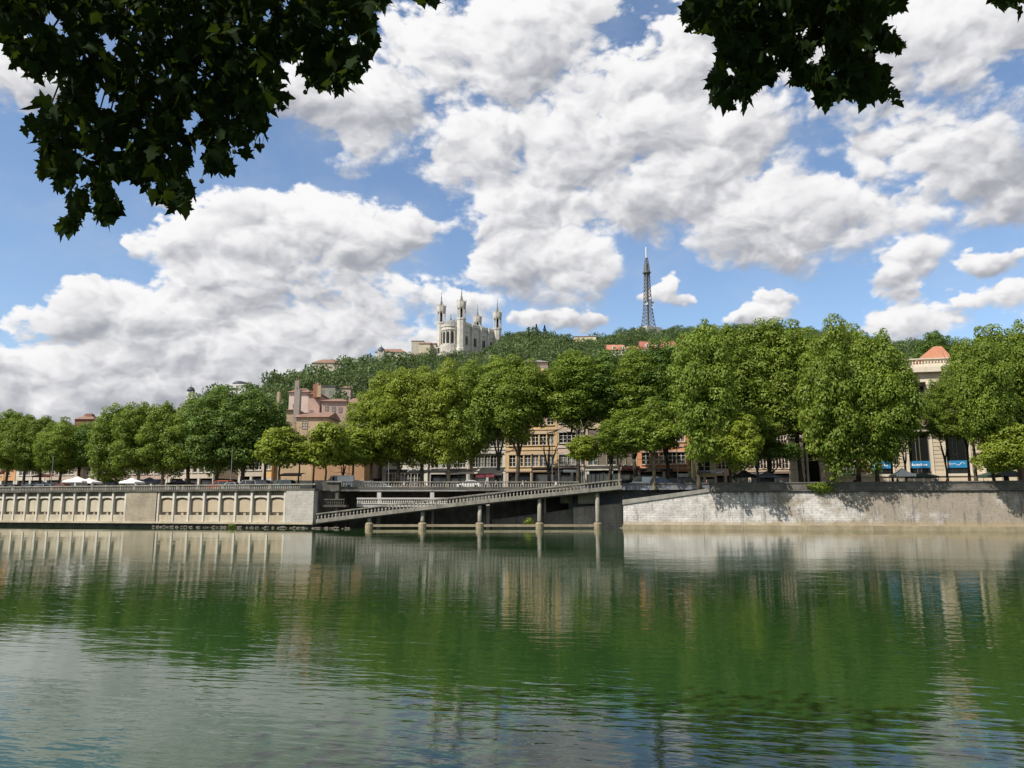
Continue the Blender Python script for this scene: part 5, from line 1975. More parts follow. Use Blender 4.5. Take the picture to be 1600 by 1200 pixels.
RIGHT = [(1068, -40), (1070, 5), (1062, 30), (1078, 44), (1098, 50), (1120, 50), (1126, 62), (1128, 88), (1108, 112), (1112, 128), (1132, 114), (1150, 116), (1144, 132), (1132, 144), (1112, 153), (1110, 165),
         (1136, 167), (1142, 174), (1162, 160), (1175, 144), (1192, 132), (1210, 134), (1216, 110), (1236, 106), (1240, 112), (1230, 134), (1250, 130), (1268, 148), (1280, 166), (1300, 154), (1316, 161),
         (1336, 153), (1346, 156), (1370, 158), (1390, 154), (1404, 161), (1408, 146), (1388, 134), (1384, 124), (1394, 114), (1380, 99), (1362, 98), (1362, 80), (1376, 74), (1388, 84), (1400, 77), (1410, 84),
         (1416, 74), (1408, 60), (1386, 48), (1376, 34), (1382, 20), (1402, 18), (1418, 12), (1416, -40)]
TINY1 = [(652, -40), (656, 2), (668, 9), (676, 11), (688, 2), (690, -40)]
TINY2 = [(1546, -40), (1550, 5), (1566, 20), (1580, 10), (1600, 12), (1660, 8), (1660, -40)]
SPRAYS = [[(104, 296), (136, 300), (132, 330), (124, 358), (100, 374), (80, 364), (98, 345), (112, 326)], [(140, 272), (182, 296), (190, 322), (180, 346), (165, 356), (145, 340), (152, 316)], [(240, 290), (312, 290), (288, 328), (262, 330)], [(318, 240), (358, 238), (356, 268), (334, 270)], [(1108, 110), (1140, 118), (1146, 166), (1110, 166)]]
HOLES = [(88, 42, 11), (96, 58, 8), (166, 66, 9), (173, 82, 7), (205, 22, 5), (416, 32, 7), (160, 152, 11), (172, 165, 7), (200, 62, 5), (240, 115, 5), (306, 190, 9), (298, 202, 8), (365, 78, 6),
         (186, 236, 7), (228, 203, 6), (145, 205, 5), (140, 250, 4), (250, 160, 4), (552, 66, 9), (545, 80, 5), (90, 125, 5), (1190, 12, 5), (1255, 52, 8), (1283, 86, 9), (1270, 98, 8), (1300, 118, 8), (1224, 28, 4), (1340, 82, 5),
         (1195, 40, 4), (125, 285, 9), (110, 305, 7), (440, 60, 4), (330, 120, 4), (1210, 92, 5), (1365, 4, 6)]


def inside(pts, x, y):
    c = False
    j = len(pts) - 1
    for i in range(len(pts)):
        xi, yi = pts[i]
        xj, yj = pts[j]
        if (yi > y) != (yj > y) and x < (xj - xi) * (y - yi) / (yj - yi) + xi:
            c = not c
        j = i
    return c


def leaf_shape(seed):
    """five-lobed plane leaf, stalk at the origin, tip towards -z"""
    rs = random.Random(seed)
    half_ = [(0.0, 0.0), (.20, .10), (.34, -.02), (.33, -.12), (.30, -.20), (.52, -.36), (.36, -.44), (.26, -.46), (.24, -.62), (.14, -.74), (0.0, -1.0)]
    outline = [(x * rs.uniform(.9, 1.1), z * rs.uniform(.95, 1.05)) for x, z in half_]
    left = [(-x * rs.uniform(.9, 1.1), z) for x, z in outline[1:-1]]
    pts = outline + left[::-1]
    curl = rs.uniform(.1, .35)
    cup = rs.uniform(-.25, .35)
    V = []
    for x, z in pts:
        V.append((x, abs(x) * cup + curl * (z * z) * .5, z))
    V.append((0, curl * .12 * .5, -.35))
    n = len(pts)
    F = [(i, (i + 1) % n, n) for i in range(n)]
    # stalk
    V += [(-.012, 0, 0), (.012, 0, 0), (.0, -.05, .35)]
    F.append((n + 1, n + 2, n + 3))
    return np.array(V), np.array(F)


LEAVES = [leaf_shape(i) for i in range(7)]


def rot_leaf(rs):
    yaw = rs.uniform(0, 2 * PI)
    tilt = rs.normal(0, .55)
    roll = rs.normal(0, .5)
    return Matrix.Rotation(yaw, 3, 'Z') @ Matrix.Rotation(tilt, 3, 'X') @ Matrix.Rotation(roll, 3, 'Y')


def near_tree(label, polys, cnt, dmin, dmax, trunk_at, seed, n_single, canopy, sprays=()):
    rs = np.random.RandomState(seed)
    t = thing('plane_tree', label, 'tree', (trunk_at[0], trunk_at[1], 1.7), 0)
    org = Vector((trunk_at[0], trunk_at[1], 1.7))
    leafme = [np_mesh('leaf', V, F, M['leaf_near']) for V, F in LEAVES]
    placed = []
    for poly in sprays:
        m = 0
        while m < 42:
            x, y = rs.uniform(min(p[0] for p in poly), max(p[0] for p in poly)), rs.uniform(min(p[1] for p in poly), max(p[1] for p in poly))
            if inside(poly, x, y) and inside(poly, x, y + 9):
                placed.append((at(x, y, rs.uniform(dmin, dmin + 1.2)), rot_leaf(rs), rs.uniform(.085, .14)))
                m += 1
    for poly, k in zip(polys, cnt):
        xs = [p[0] for p in poly]
        ys = [p[1] for p in poly]
        m = 0
        tries = 0
        while m < k and tries < k * 60:
            tries += 1
            x, y = rs.uniform(min(xs), max(xs)), rs.uniform(min(ys), max(ys))
            if not inside(poly, x, y):
                continue
            D = rs.uniform(dmin, dmax) if rs.uniform() < .8 else rs.uniform(dmin, dmin + .8)
            s = rs.uniform(.10, .165) if rs.uniform() < .75 else rs.uniform(.07, .11)
            px = s * FPX / D * .42                   # half a leaf in pixels
            # the whole leaf must stay within the outline, roughly
            if not inside(poly, x, y + px * 1.15) or not (inside(poly, x - px * .45, y + px * .3) and inside(poly, x + px * .45, y + px * .3)):
                if rs.uniform() < .86:
                    continue
            if any((x - hx) ** 2 + (y + px - hy) ** 2 < (hr + px * .42) ** 2 for hx, hy, hr in HOLES):
                continue
            P = at(x, y, D)
            R = rot_leaf(rs)
            placed.append((P, R, s))
            m += 1
    idx = np.argsort([p[0].y for p in placed])
    singles = set(idx[:n_single])
    Vs, Fs, nv = [], [], 0
    for i, (P, R, s) in enumerate(placed):
        j = i % len(LEAVES)
        if i in singles:
            o = link('leaf', leafme[j], t)
            o.matrix_local = Matrix.Translation(P - org) @ R.to_4x4() @ Matrix.Scale(s, 4)
        else:
            V, F = LEAVES[j]
            Vs.append((V * s) @ np.array(R).T + np.array(P - org))
            Fs.append(F + nv)
            nv += len(V)
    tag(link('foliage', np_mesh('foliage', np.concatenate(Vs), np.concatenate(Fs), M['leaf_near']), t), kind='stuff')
    # upper canopy, unseen above the frame, added dense to shade the leaves below
    n = canopy
    P = np.stack([rs.uniform(-11, 11, n), rs.uniform(-9, 10, n), rs.uniform(7.5, 14, n)], 1)
    cen = np.array([trunk_at[0] * .75, 1.5, 10.5])
    q = ((P - cen) / np.array([9.0, 9.0, 3.6]))
    keep = (q ** 2).sum(1) < 1
    e = P[:, 1] * SP * 0 + P[:, 1]
    d = P[:, 1] * CP + (P[:, 2] - EYE) * SP
    vv = 600 - FPX * ((P[:, 2] - EYE) * CP - P[:, 1] * SP) / np.maximum(d, .05)
    keep &= (d < .1) | (vv < -45)
    P = P[keep] - np.array(org)
    N = unit(len(P), rs)
    N[:, 2] += .6
    V, F = cards(P, N, np.full(len(P), .17), rs)
    tag(link('shading_foliage', np_mesh('shading_foliage', V, F, M['leaf_near']), t), kind='stuff')
    # trunk and boughs
    mb = MB()
    mb.tube([(0, 0, -.1), (.05, 0, 2), (.1, .2, 4.5), (.3, .5, 7.2)], [.52, .4, .36, .28], 12)
    mb.build('trunk', M['bark'], t, True)
    base = Vector((.3, .5, 7.0))
    for poly, k in zip(polys, cnt):
        cx = sum(p[0] for p in poly) / len(poly)
        D = (dmin + dmax) / 2
        goal = at(cx, -60, D) - org
        mid = (base + goal) / 2 + Vector((0, 0, .8))
        MB().tube([base, mid, goal], [.16, .10, .05], 7).build('branch', M['twig'], t)
        ts = 5 + k // 60
        for _ in range(min(ts, 26)):
            for _try in range(40):
                x, y = rs.uniform(min(p[0] for p in poly), max(p[0] for p in poly)), rs.uniform(0, max(p[1] for p in poly))
                if inside(poly, x, y) and inside(poly, x, y - 18):
                    break
            else:
                continue
            DD = rs.uniform(dmin + .3, dmax)
            tip = at(x, y, DD) - org
            x0 = cx + (x - cx) * .55
            st = at(x0, -70, DD) - org
            m1 = st.lerp(tip, .5) + Vector((rs.uniform(-.15, .15), 0, .1))
            pj = proj(m1 + org)
            if pj and not inside(poly, *pj) and pj[1] > 0:
                m1 = st.lerp(tip, .5)
            MB().tube([st, m1, tip], [.022, .014, .005], 5).build('twig', M['twig'], t)
    return t, placed, org


nt1, pl1, og1 = near_tree('near plane tree overhanging from the upper left, nearly black lobed leaves', [LEFT, TINY1], (5200, 45), 5.4, 8.6, (-8.5, -1.0), 3, 290, 17000, SPRAYS[:4])
nt2, pl2, og2 = near_tree('near plane tree overhanging from the upper right, nearly black lobed leaves', [RIGHT, TINY2], (2200, 90), 5.2, 7.8, (9.0, -1.5), 4, 200, 17000, SPRAYS[4:])
# round seed balls on thin stalks
for t, og, lst in ((nt1, og1, ((366, 237, 5.3), (477, 144, 5.3), (410, 228, 5.3), (110, 122, 5.6), (136, 291, 5.3), (315, 283, 5.3))), (nt2, og2, ((1360, 87, 5.1), (1110, 35, 5.2)))):
    me = MB().lathe([(.004, -.018), (.014, -.012), (.018, 0), (.014, .012), (.004, .018)], 8).mesh('seed_ball', M['twig'])
    for (x, y, D) in lst:
        p = at(x, y, D) - og
        o = link('seed_ball', me, t, p)
        MB().tube([(0, 0, .015), (.01, 0, .09)], .0015, 4).build('stalk', M['twig'], o)


# ------------------------------------------------------------------ things on the street
def car_proto(kind, paint):
    """car along +x (front at +x); returns a list of (name, mesh, child list)"""
    L, Wd = {'car': (4.3, 1.75), 'suv': (4.6, 1.85), 'van': (5.4, 2.0)}[kind]
    h = {'car': 1.45, 'suv': 1.75, 'van': 2.3}[kind]
    belt = {'car': .88, 'suv': 1.05, 'van': 1.25}[kind]
    if kind == 'van':
        body = [(-L / 2, .35), (L / 2 - .1, .35), (L / 2, .6), (L / 2 - .05, 1.0), (L / 2 - .95, 1.3), (L / 2 - 1.55, h - .05), (L / 2 - 1.9, h), (-L / 2 + .06, h), (-L / 2, h - .2)]
        glass = [(L / 2 - 1.0, 1.34), (L / 2 - 1.52, h - .18), (L / 2 - 2.6, h - .18), (L / 2 - 2.6, 1.34)]
    else:
        body = [(-L / 2, .35), (L / 2 - .1, .33), (L / 2, .55), (L / 2 - .1, .74), (L / 2 - 1.1, belt), (-L / 2 + .25, belt + .05), (-L / 2, belt - .15)]
        glass = None
    mb = MB()
    n = len(body)
    ys = [(-Wd / 2, .92), (-Wd / 2 + .12, 1.0), (Wd / 2 - .12, 1.0), (Wd / 2, .92)]
    base = len(mb.v)
    for yy, s in ys:
        for x, z in body:
            mb.v.append((x * (0.985 if s < 1 else 1), yy, .35 + (z - .35) * s if z > .5 else z))
    for k in range(3):
        for i in range(n):
            j = (i + 1) % n
            mb.f.append((k * n + i, k * n + j, (k + 1) * n + j, (k + 1) * n + i))
    mb.f.append(tuple(range(n)))
    mb.f.append(tuple(3 * n + i for i in reversed(range(n))))
    parts = [('body', mb.mesh('body', paint), [])]
    if kind != 'van':
        r = -L / 2 + (.45 if kind == 'car' else .15)
        f = L / 2 - 1.15
        roof = [(r, belt + .03), (f, belt + .02), (f - .75, h - .07), (r + (.65 if kind == 'car' else .35), h - .07)]
        g = MB()
        i_ = .13
        g.hexa([(r, -Wd / 2 + .06, belt), (f, -Wd / 2 + .06, belt), (f, Wd / 2 - .06, belt), (r, Wd / 2 - .06, belt)],
               [(roof[3][0], -Wd / 2 + .22, h - .07), (roof[2][0], -Wd / 2 + .22, h - .07), (roof[2][0], Wd / 2 - .22, h - .07), (roof[3][0], Wd / 2 - .22, h - .07)])
        parts.append(('glasshouse', g.mesh('glasshouse', M['cargl']), []))
        g = MB()
        g.hexa([(roof[3][0] - .04, -Wd / 2 + .19, h - .07), (roof[2][0] + .05, -Wd / 2 + .19, h - .07), (roof[2][0] + .05, Wd / 2 - .19, h - .07), (roof[3][0] - .04, Wd / 2 - .19, h - .07)],
               [(roof[3][0] + .2, -Wd / 2 + .32, h), (roof[2][0] - .25, -Wd / 2 + .32, h), (roof[2][0] - .25, Wd / 2 - .32, h), (roof[3][0] + .2, Wd / 2 - .32, h)])
        parts.append(('roof', g.mesh('roof', paint), []))
        g = MB()
        for sy in (-1, 1):
            for (xa, xb) in ((roof[0][0], roof[3][0]), (-.1, -.1), (roof[1][0], roof[2][0])):
                g.tube([(xa, sy * (Wd / 2 - .05), belt), (xb, sy * (Wd / 2 - .2), h - .05)], .05, 4)
        parts.append(('pillars', g.mesh('door_pillar', paint), []))
    else:
        for sy in (-1, 1):
            g = MB().extrude_y(glass, sy * (Wd / 2 + .01) - .01, sy * (Wd / 2 + .01) + .01)
            parts.append(('side_window', g.mesh('side_window', M['cargl']), []))
        g = MB().hexa([(L / 2 - .93, -.85, 1.34), (L / 2 - .93, .85, 1.34), (L / 2 - .99, .85, 1.34), (L / 2 - .99, -.85, 1.34)],
                      [(L / 2 - 1.47, -.8, h - .15), (L / 2 - 1.47, .8, h - .15), (L / 2 - 1.53, .8, h - .15), (L / 2 - 1.53, -.8, h - .15)])
        parts.append(('windscreen', g.mesh('windscreen', M['cargl']), []))
    ty = MB().lathe([(.2, -.1), (.33, -.1), (.34, 0), (.33, .1), (.2, .1)], 16)
    rm = MB().lathe([(.2, -.09), (.21, 0), (.2, .11), (.06, .12)], 10)
    tyr = [(x, z, y + .34) for x, y, z in ty.v]
    ty.v = tyr
    rm.v = [(x, -z, y + .34) for x, y, z in rm.v]
    tym, rmm = ty.mesh('tyre', M['rubber']), rm.mesh('rim', M['rim'])
    for x in (-L / 2 + .8, L / 2 - .85):
        for y in (-Wd / 2 + .08, Wd / 2 - .08):
            parts.append(('wheel', (x, y), [('tyre', tym), ('rim', rmm)]))
    for y in (-Wd / 2 + .3, Wd / 2 - .3):
        parts.append(('headlight', MB().box(L / 2 - .12, L / 2 - .02, y - .16, y + .16, .62, .76).mesh('headlight', M['lamp']), []))
        parts.append(('tail_lamp', MB().box(-L / 2 - .02, -L / 2 + .06, y - .14, y + .14, .6, .85).mesh('tail_lamp', M['tail']), []))
    return parts


def build_car(kind, paint, name, label, cat, p, rz_, group=None):
    t = thing(name, label, cat, p, rz_, group)
    for nm, me, ch in car_proto(kind, paint):
        if nm == 'wheel':
            w = bpy.data.objects.new('wheel', None)
            C.objects.link(w)
            w.parent = t
            w.location = (me[0], me[1], 0)
            for cn, cm in ch:
                link(cn, cm, w)
        else:
            link('door_pillar' if nm == 'pillars' else nm, me, t)
    return t


def paintm(name, col, metal=.2):
    return mat('car paint ' + name, col, 0.28, spec=.6, metal=metal)


PA = {'silver': paintm('silver', (.42, .43, .44), .5), 'white': paintm('white', (.75, .75, .74), 0), 'black': paintm('black', (.015, .015, .017)), 'red': paintm('red', (.35, .06, .03), 0),
      'teal': paintm('grey-green', (.10, .16, .16)), 'grey': paintm('grey', (.12, .125, .13)), 'blue': paintm('blue', (.06, .10, .18)), 'orange': paintm('orange', (.55, .12, .04), 0)}
gc1 = 'cars parked behind the left wall'
CARS = [
    (4, 1.9, 'car', 'grey', 'parked_car', 'grey car roof at the far left edge behind the railing'),
    (27, 1.9, 'car', 'black', 'parked_car', 'dark car behind the railing near the left edge'),
    (46, 1.9, 'car', 'teal', 'parked_car', 'grey-green car left of the blue-grey parasol tent'),
    (66, 1.9, 'car', 'silver', 'parked_car', 'silver-blue car in front of the blue-grey parasol tent'),
    (98, 1.9, 'car', 'red', 'parked_car', 'small red car left of the large white tent'),
    (346, 2.2, 'suv', 'orange', 'parked_car', 'orange-red estate car behind the left railing beside the thin pole'),
    (362, 1.9, 'car', 'silver', 'parked_car', 'pale car just right of the orange-red car'),
    (388, 1.9, 'suv', 'silver', 'parked_car', 'silver estate car behind the left railing'),
    (415, 1.9, 'suv', 'black', 'parked_car', 'black car between the silver estate and the grey-green one'),
    (442, 1.9, 'suv', 'teal', 'parked_car', 'grey-green estate car behind the railing above the pale stone pier'),
]
for (u, off, kind, pc, nm, lab) in CARS:
    p = spot(u, off)
    p.z = STREET
    build_car(kind, PA[pc], nm, lab, 'van' if kind == 'van' else 'car', p, ROT_L + (0 if int(u) % 2 else PI), gc1)


def dspot(u, D, z=STREET):
    p = at(u, 745, D)
    return Vector((p.x, D, z))


van = build_car('van', PA['white'], 'delivery_van', 'white panel van facing left beyond the pale low wall in the centre', 'van', dspot(529, 137.2, 6.6), PI + .1)
build_car('car', PA['white'], 'parked_car', 'white hatchback behind the deck balustrade left of the awnings', 'car', dspot(732, 135.5, 6.55), PI + .05)
build_car('car', PA['white'], 'parked_car', 'white car seen through the deck balusters near the lamp pole', 'car', dspot(596, 135.5, 6.15), .02)
build_car('car', PA['black'], 'parked_car', 'black car behind the left part of the deck balustrade', 'car', dspot(566, 140, 6.5), .02)
build_car('van', PA['silver'], 'delivery_van', 'silver van parked behind the top of the ramp', 'van', dspot(1004, 132.5, 6.3), PI - .2)
build_car('suv', PA['grey'], 'parked_car', 'grey car beside the silver van at the top of the ramp', 'car', dspot(1036, 131.5, 6.5), -.2)
build_car('van', PA['black'], 'delivery_van', 'black van with pale roof rack before the orange-red house', 'van', dspot(1070, 132, 6.1), -.2)
# pale low wall of the slip road behind the deck
lwall = thing('low_wall', 'long pale low wall of the slip road behind the parked vehicles', 'wall', dspot(428, 138), .0)
LW = dspot(700, 138).x - dspot(428, 138).x
MB().box(0, LW * .57, 0, .4, 0, 1.95).build('wall_face', M['conc_pale'], lwall)
MB().box(LW * .4, LW, 3.5, 4.0, 0, 1.1).build('wall_face', mat('rosy stone kerb', (.36, .28, .24), .9, .3, .6), lwall)


def gazebo(u, D, w, top, eave, cm, label, name='market_tent', group='market tents along the quay', side=None, dep=3.0):
    p = dspot(u, D)
    t = thing(name, label, 'tent', p, -.12, group)
    zt, ze = zpx(top, D) - STREET, zpx(eave, D) - STREET
    h = w / 2
    mb = MB()
    for k in range(4):
        cs = [(-h, -dep / 2), (h, -dep / 2), (h, dep / 2), (-h, dep / 2)]
        a, c = cs[k], cs[(k + 1) % 4]
        mb.face([(a[0], a[1], ze), (c[0], c[1], ze), (c[0] * .45, c[1] * .45, ze + (zt - ze) * .42), (a[0] * .45, a[1] * .45, ze + (zt - ze) * .42)])
        mb.face([(a[0] * .45, a[1] * .45, ze + (zt - ze) * .42), (c[0] * .45, c[1] * .45, ze + (zt - ze) * .42), (0, 0, zt)])
    mb.build('canopy', cm, t)
    for (xa, xb, ya, yb) in ((-h, h, -dep / 2 - .02, -dep / 2), (-h, h, dep / 2, dep / 2 + .02), (-h - .02, -h, -dep / 2, dep / 2), (h, h + .02, -dep / 2, dep / 2)):
        MB().box(xa, xb, ya, yb, ze - .3, ze - .004).build('valance', cm, t)
    for sx in (-h + .06, h - .06):
        for sy in (-dep / 2 + .08, dep / 2 - .08):
            MB().box(sx - .03, sx + .03, sy - .03, sy + .03, 0, ze - .01).build('leg', M['metal_grey'], t)
    if side:
        MB().box(-h * side, h * side, dep / 2 - .1, dep / 2 - .05, .2, ze - .3).build('side_cloth', cm, t)
    MB().box(-h + .3, h - .3, -.5, .5, .8, .86).build('table_top', M['white_cloth'] if side else M['beige_cloth'], t)
    return t


gazebo(122, 141.5, 3.9, 744.5, 751.5, M['white_cloth'], 'largest white market tent on the left quay', side=.5)
gazebo(140, 142.5, 3.2, 747, 753, M['white_cloth'], 'smaller white market tent touching the largest one on its right')
gazebo(174, 148, 3.6, 748, 755, M['grey_cloth'], 'dark grey market tent between the two white tents and the pale trunk')
gazebo(207, 138, 3.0, 746.5, 753, M['white_cloth'], 'white market tent just left of a pale slim trunk')
gazebo(234, 146, 4.4, 745.5, 753, M['grey_cloth'], 'wide dark grey market tent right of a pale slim trunk')
gazebo(67, 156, 4.6, 752, 757, M['blue_cloth'], 'blue-grey canopy low behind the left railing')
gazebo(283, 148, 4.2, 749, 755, M['black_cloth'], 'black low market tent left of the orange-red car')
gazebo(1163, 128.5, 3.5, 733.5, 743, M['black_cloth'], 'black peaked market tent behind the right wall', dep=3)
gazebo(1198, 127.5, 3.1, 735.5, 744, M['grey_cloth'], 'slate grey market tent with full side cloth right of the black tent', side=1.0)
gazebo(1182, 133, 2.4, 736, 742, M['white_cloth'], 'small white canopy peeping between the black and grey tents')
gazebo(1410, 119.5, 2.9, 731, 742, M['white_cloth'], 'white peaked market tent below the middle blue banner')
gazebo(1440, 121, 3.9, 738, 744, M['green_cloth'], 'flat grey-green canopy right of the white peaked tent')
gazebo(1578, 117.5, 3.6, 733, 741, M['grey_cloth'], 'grey market tent near the right edge below the low round tree')
gazebo(1545, 118.5, 3.0, 737, 743, M['green_cloth'], 'pale green canopy left of the grey tent near the right edge')


def awning(u0, u1, D, v0, v1, out_, cm, label, group='awnings over the restaurant terraces', back=0.0, name='awning'):
    a, c = at(u0, v0, D), at(u1, v0, D)
    zt, ze = zpx(v0, D), zpx(v1, D)
    L_ = c.x - a.x
    t = thing(name, label, 'awning', (a.x, D, STREET), -.2 if u0 > 700 else 0, group)
    mb = MB()
    n = max(2, int(L_ / 1.5))
    for k in range(n):
        xa, xb = k * L_ / n, (k + 1) * L_ / n
        mb.hexa([(xa, 0, zt - STREET - .05), (xb, 0, zt - STREET - .05), (xb, -out_, ze - STREET - .05), (xa, -out_, ze - STREET - .05)],
                [(xa, 0, zt - STREET), (xb, 0, zt - STREET), (xb, -out_, ze - STREET), (xa, -out_, ze - STREET)])
    mb.build('canopy', cm, t)
    MB().box(0, L_, -out_ - .03, -out_, ze - STREET - .35, ze - STREET - .06).build('valance', cm, t)
    for x in np.linspace(.1, L_ - .1, max(2, int(L_ / 3.5) + 1)):
        MB().box(x - .04, x + .04, -out_ + .05, -out_ + .13, 0, ze - STREET - .08).build('leg', M['metal_dark'], t)
    # tables and chairs under it
    x = .8
    rr = random.Random(int(u0))
    while x < L_ - .5:
        MB().box(x - .35, x + .35, -out_ + .5, -out_ + 1.2, .72, .76).build('table_top', M['shutter'] if rr.random() < .6 else M['white'], t)
        MB().box(x - .03, x + .03, -out_ + .8, -out_ + .86, 0, .72).build('table_leg', M['metal_dark'], t)
        x += rr.uniform(1.1, 1.7)
    return t


awning(608, 640, 146, 733.5, 736.5, 3, M['black_cloth'], 'black flat terrace canopy left part before the ornate off-white house')
awning(641, 704, 146, 734.5, 737, 3, M['grey_cloth'], 'long dark grey terrace canopy in the centre behind the balustrade')
awning(703, 727, 145, 733, 738.5, 3, M['grey_cloth'], 'brown-grey sloping awning left of the beige one')
awning(722, 748, 143, 733, 739, 3.0, M['beige_cloth'], 'shorter beige sloping awning left of the big beige one')
awning(752, 791, 143, 730.5, 741, 3.2, M['beige_cloth'], 'big beige sloping awning before the cream house with curved hoods')
awning(745, 775, 139.5, 740, 743.5, 1.2, M['maroon_cloth'], 'narrow maroon awning tucked under the big beige awning')
awning(835, 872, 144, 731, 733.5, 3, M['black_cloth'], 'black terrace canopy before the golden ochre house')
awning(872, 909, 143, 731, 733, 3, M['black_cloth'], 'black terrace canopy with a white rolled blind before the salmon-beige house')
awning(915, 970, 141, 728.5, 731, 2.6, M['beige_cloth'], 'long pale beige fascia canopy above the red restaurant front')
awning(972, 1000, 140, 728.5, 733, 3, M['maroon_cloth'], 'dark maroon awning right of the red restaurant front')
awning(1000, 1050, 139, 731.5, 735, 3, M['black_cloth'], 'black awning under the orange-red house')
awning(1094, 1128, 136.5, 735, 737.5, 3, M['grey_cloth'], 'grey-white canopy before the small yellow gabled house')
awning(-20, 22, 166, 735, 739, 3, M['maroon_cloth'], 'maroon awning of the orange house at the far left')
awning(64, 92, 165, 741, 744, 3, M['maroon_cloth'], 'salmon awning between the far left trunks')
awning(445, 478, 150, 739, 742, 3, M['black_cloth'], 'black canopy before the plain tan gable wall')
awning(1300, 1332, 129, 739.5, 741.5, 3, M['green_cloth'], 'dark green canopy under the first tall window right of the stone entrance')
# red restaurant front
rf = thing('restaurant_front', 'red glazed restaurant terrace front with people behind it', 'shopfront', dspot(917, 138.2), -.2)
RW = (dspot(969, 138.2) - dspot(917, 138.2)).x
MB().box(0, RW, 0, .06, .1, 1.25).build('panel', mat('deep red panel', (.24, .035, .05), .6, .3, 1.0), rf)
MB().box(0, RW, -.03, .09, 1.26, 1.4).build('rail', mat('pink-red rail', (.55, .18, .20), .6), rf)
for k in range(9):
    x = k * (RW - .1) / 8
    MB().box(x, x + .1, -.02, .08, 1.402, 3.1).build('mullion', M['metal_dark'], rf)
MB().box(0, RW, .0, .03, 1.403, 3.05).build('pane', M['glass'], rf)
rb_ = thing('rolled_blind', 'white rolled blind hanging under the black canopy', 'blind', at(880, 736, 139.8))
mb = MB(); mb.tube([(0, 0, 0), (3.5, -.5, 0)], .27, 10); mb.build('roll', M['white_cloth'], rb_)


# lamp posts and poles
def pole(u, off, vtop, label, kind='pole', D=None, r=.06):
    p = spot(u, off) if D is None else dspot(u, D)
    h = zpx(vtop, p.y) - STREET
    t = thing('street_lamp', label, 'street lamp', p, -.1, 'thin lamp poles along the quay')
    MB().lathe([(.16, 0), (.16, .8), (.07, .95), (r, h)], 8).build('pole', M['metal_grey'] if kind != 'dark' else M['metal_dark'], t)
    if kind == 'lantern':
        q = MB().lathe([(.06, h + .01), (.22, h + .3), (.26, h + .75), (.05, h + 1.05)], 6).build('lantern', M['metal_dark'], t)
    else:
        MB().tube([(0, 0, h - .05), (.15, -.6, h + .1), (.2, -1.3, h + .12)], .05, 5).build('arm', M['metal_grey'], t)
        MB().box(.1, .32, -1.8, -1.2, h + .06, h + .2).build('lamp_head', M['metal_dark'], t)


pole(81, 3, 712, 'thin lamp pole before the far left trunks')
pole(361, 3, 700, 'thin tall lamp pole behind the orange-red car')
pole(334, 6, 722, 'thin lamp pole left of the taller one by the orange-red car')
pole(545, 4, 722, 'thin lamp pole beside the white van', D=143)
pole(607, 4, 722, 'thin lamp pole before the ornate off-white house', D=137)
pole(831, 4, 712, 'dark lamp pole before the golden ochre house', D=135, kind='dark')
pole(863, 4, 690, 'tallest lamp pole standing between two houses near the small bright tree', D=134)
pole(873, 4, 722, 'short pole right of the tallest lamp pole', D=133.5)
pole(909, 4, 722, 'short pole left of the trunk of the small bright tree', D=133.5)
pole(1059, 3, 685, 'dark lamp post with lantern before the orange-red house', kind='lantern', D=128)
# brown cast iron kiosk-lamp at the right edge
kp = thing('cast_iron_column', 'brown cast iron column with broad cap at the right edge', 'column', dspot(1597, 114))
MB().lathe([(.8, 0), (.8, .5), (.55, .8), (.5, 3.6), (.4, 4.0), (.4, 6.6), (.55, 6.8)], 10).build('shaft', M['metal_brown'], kp)
MB().lathe([(1.0, 6.81), (1.35, 7.1), (1.0, 7.5), (.5, 8.3), (.1, 9.0)], 10).build('cap', M['metal_brown'], kp)


# people: one continuous body grown over a skeleton
def person_mesh(seed, pose):
    rs = random.Random(seed)
    st = 0.0 if pose == 'stand' else .22
    J = [(0, 0, .95), (0, 0, 1.15), (0, 0, 1.40), (0, -.01, 1.52), (0, -.02, 1.64), (0, -.02, 1.74),
         (.10, 0, .9), (.11, -st * .3, .5), (.11, st, .08), (.12, st - .14, .03),
         (-.10, 0, .9), (-.11, st * .2, .5), (-.11, -st, .08), (-.12, -st - .14, .03),
         (.19, 0, 1.40), (.24, .03, 1.12), (.25, -.10, .88), (.25, -.14, .80),
         (-.19, 0, 1.40), (-.24, .0, 1.12), (-.22, -.18, .95), (-.21, -.24, .90)]
    E = [(0, 1), (1, 2), (2, 3), (3, 4), (4, 5), (0, 6), (6, 7), (7, 8), (8, 9), (0, 10), (10, 11), (11, 12), (12, 13), (2, 14), (14, 15), (15, 16), (16, 17), (2, 18), (18, 19), (19, 20), (20, 21)]
    Rr = [.15, .14, .16, .06, .10, .08, .10, .065, .045, .04, .10, .065, .045, .04, .07, .045, .035, .035, .07, .045, .035, .035]
    me = bpy.data.meshes.new('person_skeleton')
    me.from_pydata(J, E, [])
    ob = bpy.data.objects.new('person_skeleton', me)
    C.objects.link(ob)
    md = ob.modifiers.new('skin', 'SKIN')
    for i, r in enumerate(Rr):
        me.skin_vertices[0].data[i].radius = (r, r * (.72 if i in (0, 1, 2) else 1))
        me.skin_vertices[0].data[i].use_root = (i == 0)
    sb = ob.modifiers.new('sub', 'SUBSURF')
    sb.levels = 1
    dg = bpy.context.evaluated_depsgraph_get()
    out = bpy.data.meshes.new_from_object(ob.evaluated_get(dg))
    bpy.data.objects.remove(ob)
    return out


